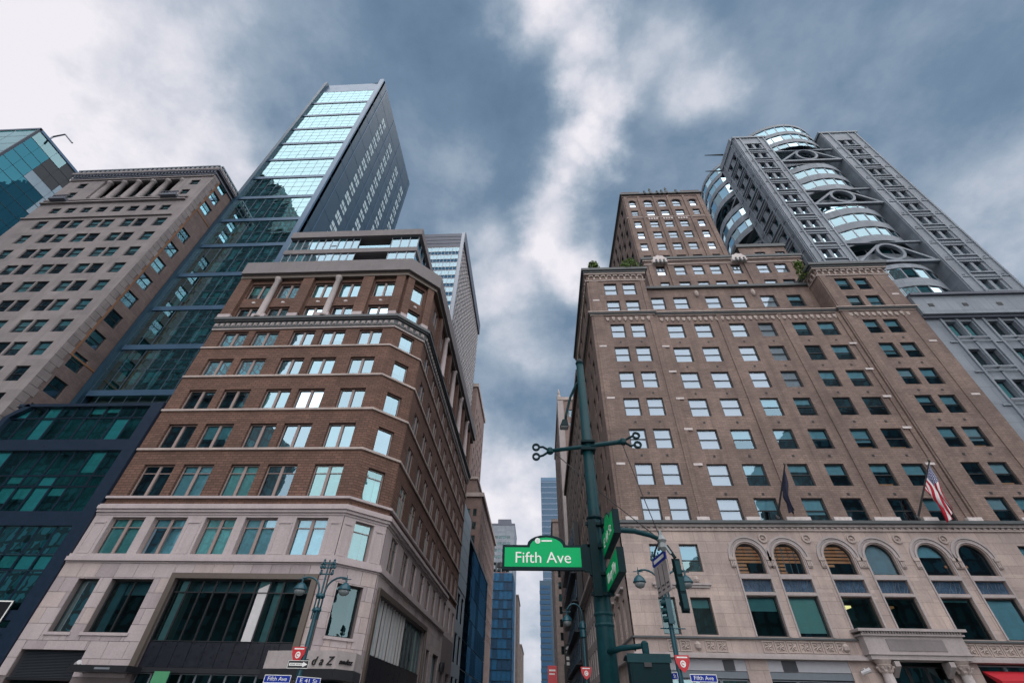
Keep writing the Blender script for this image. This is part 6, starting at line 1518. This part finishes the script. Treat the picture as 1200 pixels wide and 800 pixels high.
def shield(x, z, face, lab, k=1.0):
    R = thing('shield_sign', lab, 'sign', tuple(face.P(x, z-.35*k)), 'red shield signs on lamp posts')
    o = [(-.36, .3), (.36, .3), (.34, 0), (.2, -.26), (0, -.42), (-.2, -.26), (-.34, 0)]
    m = MB(); m.prism([face.P(x+u*k, z+v*k, -.02) for u, v in o], [face.P(x+u*k, z+v*k, .01) for u, v in o]); m.build('sign_board', 'sign_red', R)
    m = MB(); m.prism([face.P(x+math.cos(t*.52)*.14*k, z-.06*k+math.sin(t*.52)*.15*k, .0105) for t in range(12)], [face.P(x+math.cos(t*.52)*.14*k, z-.06*k+math.sin(t*.52)*.15*k, .02) for t in range(12)]); m.build('disc_emblem', 'sign_white', R)
    m = MB(); m.box(0, .001, 0, .001, 0, .001); 
    board(R, face, x-.26*k, x+.26*k, z+.18*k, z+.24*k, 'sign_white', 'text_bar', .0105, .016)
    m = MB(); m.ring(face.P(x, z-.06*k, .022), face.U, (0, 0, 1), .07*k, .03*k, .006, 14, .4, 5.2); m.build('lion_mark', 'sign_red', R)
shield(-12.72, 4.27, SF, 'red shield sign with white disc on the left twin lamp post')
shield(7.2, 4.2, Face((0, 27.78, 0), (1, 0, 0), (0, -1, 0)), 'red shield sign with white disc on the lamp post before the arcade')
def blue_sign(x0, x1, z0, z1, face, lab, txt):
    R = thing('blue_street_sign', lab, 'street sign', tuple(face.P((x0+x1)/2, z0)), 'small blue street signs')
    board(R, face, x0, x1, z0, z1, 'sign_blue'); rim(R, face, x0, x1, z0, z1, .028, 'sign_white')
    put_text(R, txt, (z1-z0)*.72, 'sign_white', face.P((x0+x1)/2, (z0+z1)/2, .014), face, width=(x1-x0)*.72)
blue_sign(-14.15, -12.75, 3.02, 3.36, SF, 'blue Fifth Ave sign on the left twin lamp post', 'Fifth Ave')
blue_sign(7.42, 8.72, 3.42, 3.74, SF, 'blue Fifth Ave sign on the lamp post before the arcade', 'Fifth Ave')
blue_sign(-.65, .65, 2.98, 3.3, FZ(-11.85, 27.9, .75, -.66), 'blue cross street sign turned aside on the left twin lamp post', 'E 41 St')
blue_sign(-.5, .5, 3.5, 3.8, FZ(6.6, 28.1, -.9, -.43), 'blue cross street sign turned aside on the lamp post before the arcade', 'E 41 St')
R = thing('one_way_sign', 'black one way sign with white arrow on the left twin lamp post', 'street sign', (-12.6, 27.75, 3.66))
board(R, SF, -13.12, -12.02, 3.64, 3.98, 'sign_black'); rim(R, SF, -13.12, -12.02, 3.64, 3.98, .02, 'sign_white')
m = MB(); o = [(-13.05, 3.75), (-12.32, 3.75), (-12.32, 3.69), (-12.07, 3.81), (-12.32, 3.93), (-12.32, 3.87), (-13.05, 3.87)]; m.prism([SF.P(u, v, .0125) for u, v in o], [SF.P(u, v, .018) for u, v in o]); m.build('arrow', 'sign_white', R)
put_text(R, 'ONE WAY', .085, 'sign_black', SF.P(-12.68, 3.81, .0195), SF, width=.62)
# small traffic signal on the right twin lamp post
R = thing('post_signal', 'three lens traffic signal on the lamp post before the arcade, lenses turned left', 'traffic light', (6.9, 28, 5.6))
m = MB(); m.box(6.85, 7.15, 27.6, 27.86, 5.85, 7.0); m.build('signal_housing', 'lamp_teal', R)
for i in range(3):
    m = MB(); c = Vector((6.84, 27.73, 6.06+.38*i)); m.tube([c, c+Vector((-.24, 0, -.02))], [.14, .15], 12); m.build('visor', 'pole_green', R)
    m = MB(); m.tube([c+Vector((-.2, 0, .0)), c+Vector((-.245, 0, 0))], .11, 10); m.build('lens', 'signal_lens', R)
m = MB(); m.tube([(6.4, 27.9, 5.66), (7.7, 27.9, 5.66)], .03, 6); m.build('bracket_bar', 'lamp_teal', R)
def crook_lamp(x, y, h, lab):
    R = thing('crook_lamp_post', lab, 'street lamp', (x, y, .15), 'single arm crook lamp posts')
    m = MB(); m.lathe((x, y, .15), [(.3, 0), (.3, .8), (.16, 1.1), (.13, 1.3), (.11, h-1.9)], 10); m.build('shaft', 'lamp_teal', R)
    m = MB(); m.lathe((x, y, h-1.9), [(.12, -.5), (.26, -.4), (.26, 0), (.2, .1), (.28, .2), (.26, .5), (.1, .7)], 10); m.build('collar', 'lamp_teal', R)
    m = MB(); pts = [(x, y, h-1.4)]+[(x-.62+.62*math.cos(t*math.pi/10), y, h-.75+.75*math.sin(t*math.pi/10)) for t in range(0, 10)]+[(x-1.22, y, h-.5)]; m.tube(pts, .06, 7); m.build('lamp_arm', 'lamp_teal', R, smooth=True)
    lamp_bell(R, Vector((x-1.22, y, h-1.25)), 1.0)
crook_lamp(3.5, 42, 9.3, 'single arm crook lamp post on the right pavement of the side street')
shield(3.5, 4.75, Face((0, 41.8, 0), (1, 0, 0), (0, -1, 0)), 'red shield sign with white disc on the crook lamp post', 1.1)
R = thing('red_sign', 'small square red sign low on the right side of the street gap', 'sign', (1.35, 60, 4.2))
F = Face((0, 60, 0), (1, 0, 0), (0, -1, 0)); board(R, F, .85, 1.85, 5.0, 6.6, 'sign_red'); board(R, F, 1.0, 1.7, 6.1, 6.25, 'sign_white', 'text_bar', .0121, .02); board(R, F, 1.0, 1.6, 5.8, 5.92, 'sign_white', 'text_bar', .0121, .02)
m = MB(); m.tube([(1.35, 60.05, .15), (1.35, 60.05, 5.0)], .06, 6); m.build('sign_post', 'lamp_teal', R)

# ================================================================== flags
def flag_mat(us):
    m, t = new_mat('flag_stripes'); uv = t.n('ShaderNodeUVMap').outputs[0]; s = t.n('ShaderNodeSeparateXYZ', i_Vector=uv)
    st = t.math('MODULO', t.math('FLOOR', t.math('MULTIPLY', s.outputs[0], 13.0)), 2.0)
    col = t.mix(st, (.45, .01, .03), (.72, .70, .70))
    can = t.math('MULTIPLY', t.math('LESS_THAN', s.outputs[0], 7/13), t.math('LESS_THAN', s.outputs[1], .40))
    vo = t.n('ShaderNodeTexVoronoi', i_Vector=t.vm('MULTIPLY', uv, (17, 27, 1)), i_Scale=1.0, i_Randomness=0.0)
    star = t.math('LESS_THAN', vo.outputs['Distance'], .28)
    col = t.mix(can, col, t.mix(star, (.012, .03, .16), (.75, .75, .75)))
    finish(t, t.n('ShaderNodeBsdfPrincipled', i_Base_Color=col, i_Roughness=.8).outputs[0]); MATS['flag_stripes'] = m
flag_mat(True)
def flag(base, tip, mat, lab, H, Fl, conv, lean, bottom):
    base, tip = Vector(base), Vector(tip); d = (base-tip).normalized()
    R = thing('flag', lab, 'flag', tuple(base), 'flags over the arcade cornice')
    m = MB(); m.tube([base, tip], [.07, .045], 8); m.build('flag_pole', 'black_metal', R)
    m = MB(); m.lathe(tip, [(.03, -.05), (.09, .03), (.1, .1), (.03, .2)], 8); m.build('finial', 'bronze', R)
    m = MB(); m.lathe(base+Vector((0, .05, -.15)), [(.14, 0), (.16, .15), (.1, .3)], 8); m.build('pole_socket', 'black_metal', R)
    m = MB(); nu, nv = 26, 34; m.uv = []
    for j in range(nv+1):
        v = j/nv
        for i in range(nu+1):
            u = i/nu; b = tip+d*(.15+H*u)
            k = 1-(1-v)**1.6
            p = Vector((b.x+(tip.x+lean-b.x)*conv*k, b.y+(tip.y+.35-b.y)*conv*k, b.z-Fl*v*(1-bottom*u)))
            a = min(1, v*2.2)
            p += Vector((math.sin(u*13+v*5)*.13*a+math.sin(v*7+u*2)*.06*a, math.cos(u*15+v*3)*.16*a, math.sin(u*8)*.05*a))
            m.v.append(tuple(p)); m.uv.append((u, v))
    for j in range(nv):
        for i in range(nu): q = j*(nu+1)+i; m.f.append((q, q+1, q+nu+2, q+nu+1))
    o = m.build('flag_cloth', mat, R, smooth=True)
    sm = o.modifiers.new('thickness', 'SOLIDIFY'); sm.thickness = .012; sm.offset = 0
flag((27.3, 33.6, 13.45), (29.1, 32.0, 17.0), 'flag_stripes', 'draped striped flag on a pole leaning out above the arcade', 2.0, 3.3, .50, -.6, .24)
flag((17.5, 33.6, 13.45), (18.6, 32.0, 16.75), 'flag_navy', 'dark navy flag hanging limp from a pole above the arcade', 1.7, 3.1, .66, -.75, .40)

# ================================================================== roof plants
def shrub(x, y, z, r, h, lab):
    R = thing('roof_shrub', lab, 'shrub', (x, y, z), 'shrubs on the setback roofs')
    m = MB()
    for q in range(7):
        a = random.uniform(0, 6.28); m.tube([(x, y, z), (x+math.cos(a)*r*.4, y+math.sin(a)*r*.3, z+h*.5), (x+math.cos(a)*r*.8, y+math.sin(a)*r*.5, z+h*random.uniform(.7, 1))], [.05, .03, .01], 4)
    m.build('stem', 'twig', R)
    m = MB()
    for q in range(420):
        a = random.uniform(0, 6.28); rr = r*math.sqrt(random.random()); zz = h*random.random()**.8; rr *= 1-.55*(zz/h)
        c = Vector((x+math.cos(a)*rr, y+math.sin(a)*rr*.7, z+zz)); s = random.uniform(.09, .2)
        e1 = Vector((random.uniform(-1, 1), random.uniform(-1, 1), random.uniform(-.4, 1))).normalized()*s; e2 = e1.cross(Vector((random.uniform(-1, 1), random.uniform(-1, 1), random.uniform(-1, 1)))).normalized()*s*.5
        m.poly([c-e1, c+e2, c+e1, c-e2])
    m.build('foliage', 'foliage', R, kind='stuff')
shrub(11.4, 34.0, 41.5, 1.7, 1.9, 'green shrub on the left wing roof beside the brick tower')
shrub(7.1, 33.9, 41.5, .9, 1.8, 'small pale shrub at the left corner of the wing roof')
shrub(30.9, 34.6, 40.6, .9, 2.6, 'yellow green shrub at the inner corner of the right wing roof')
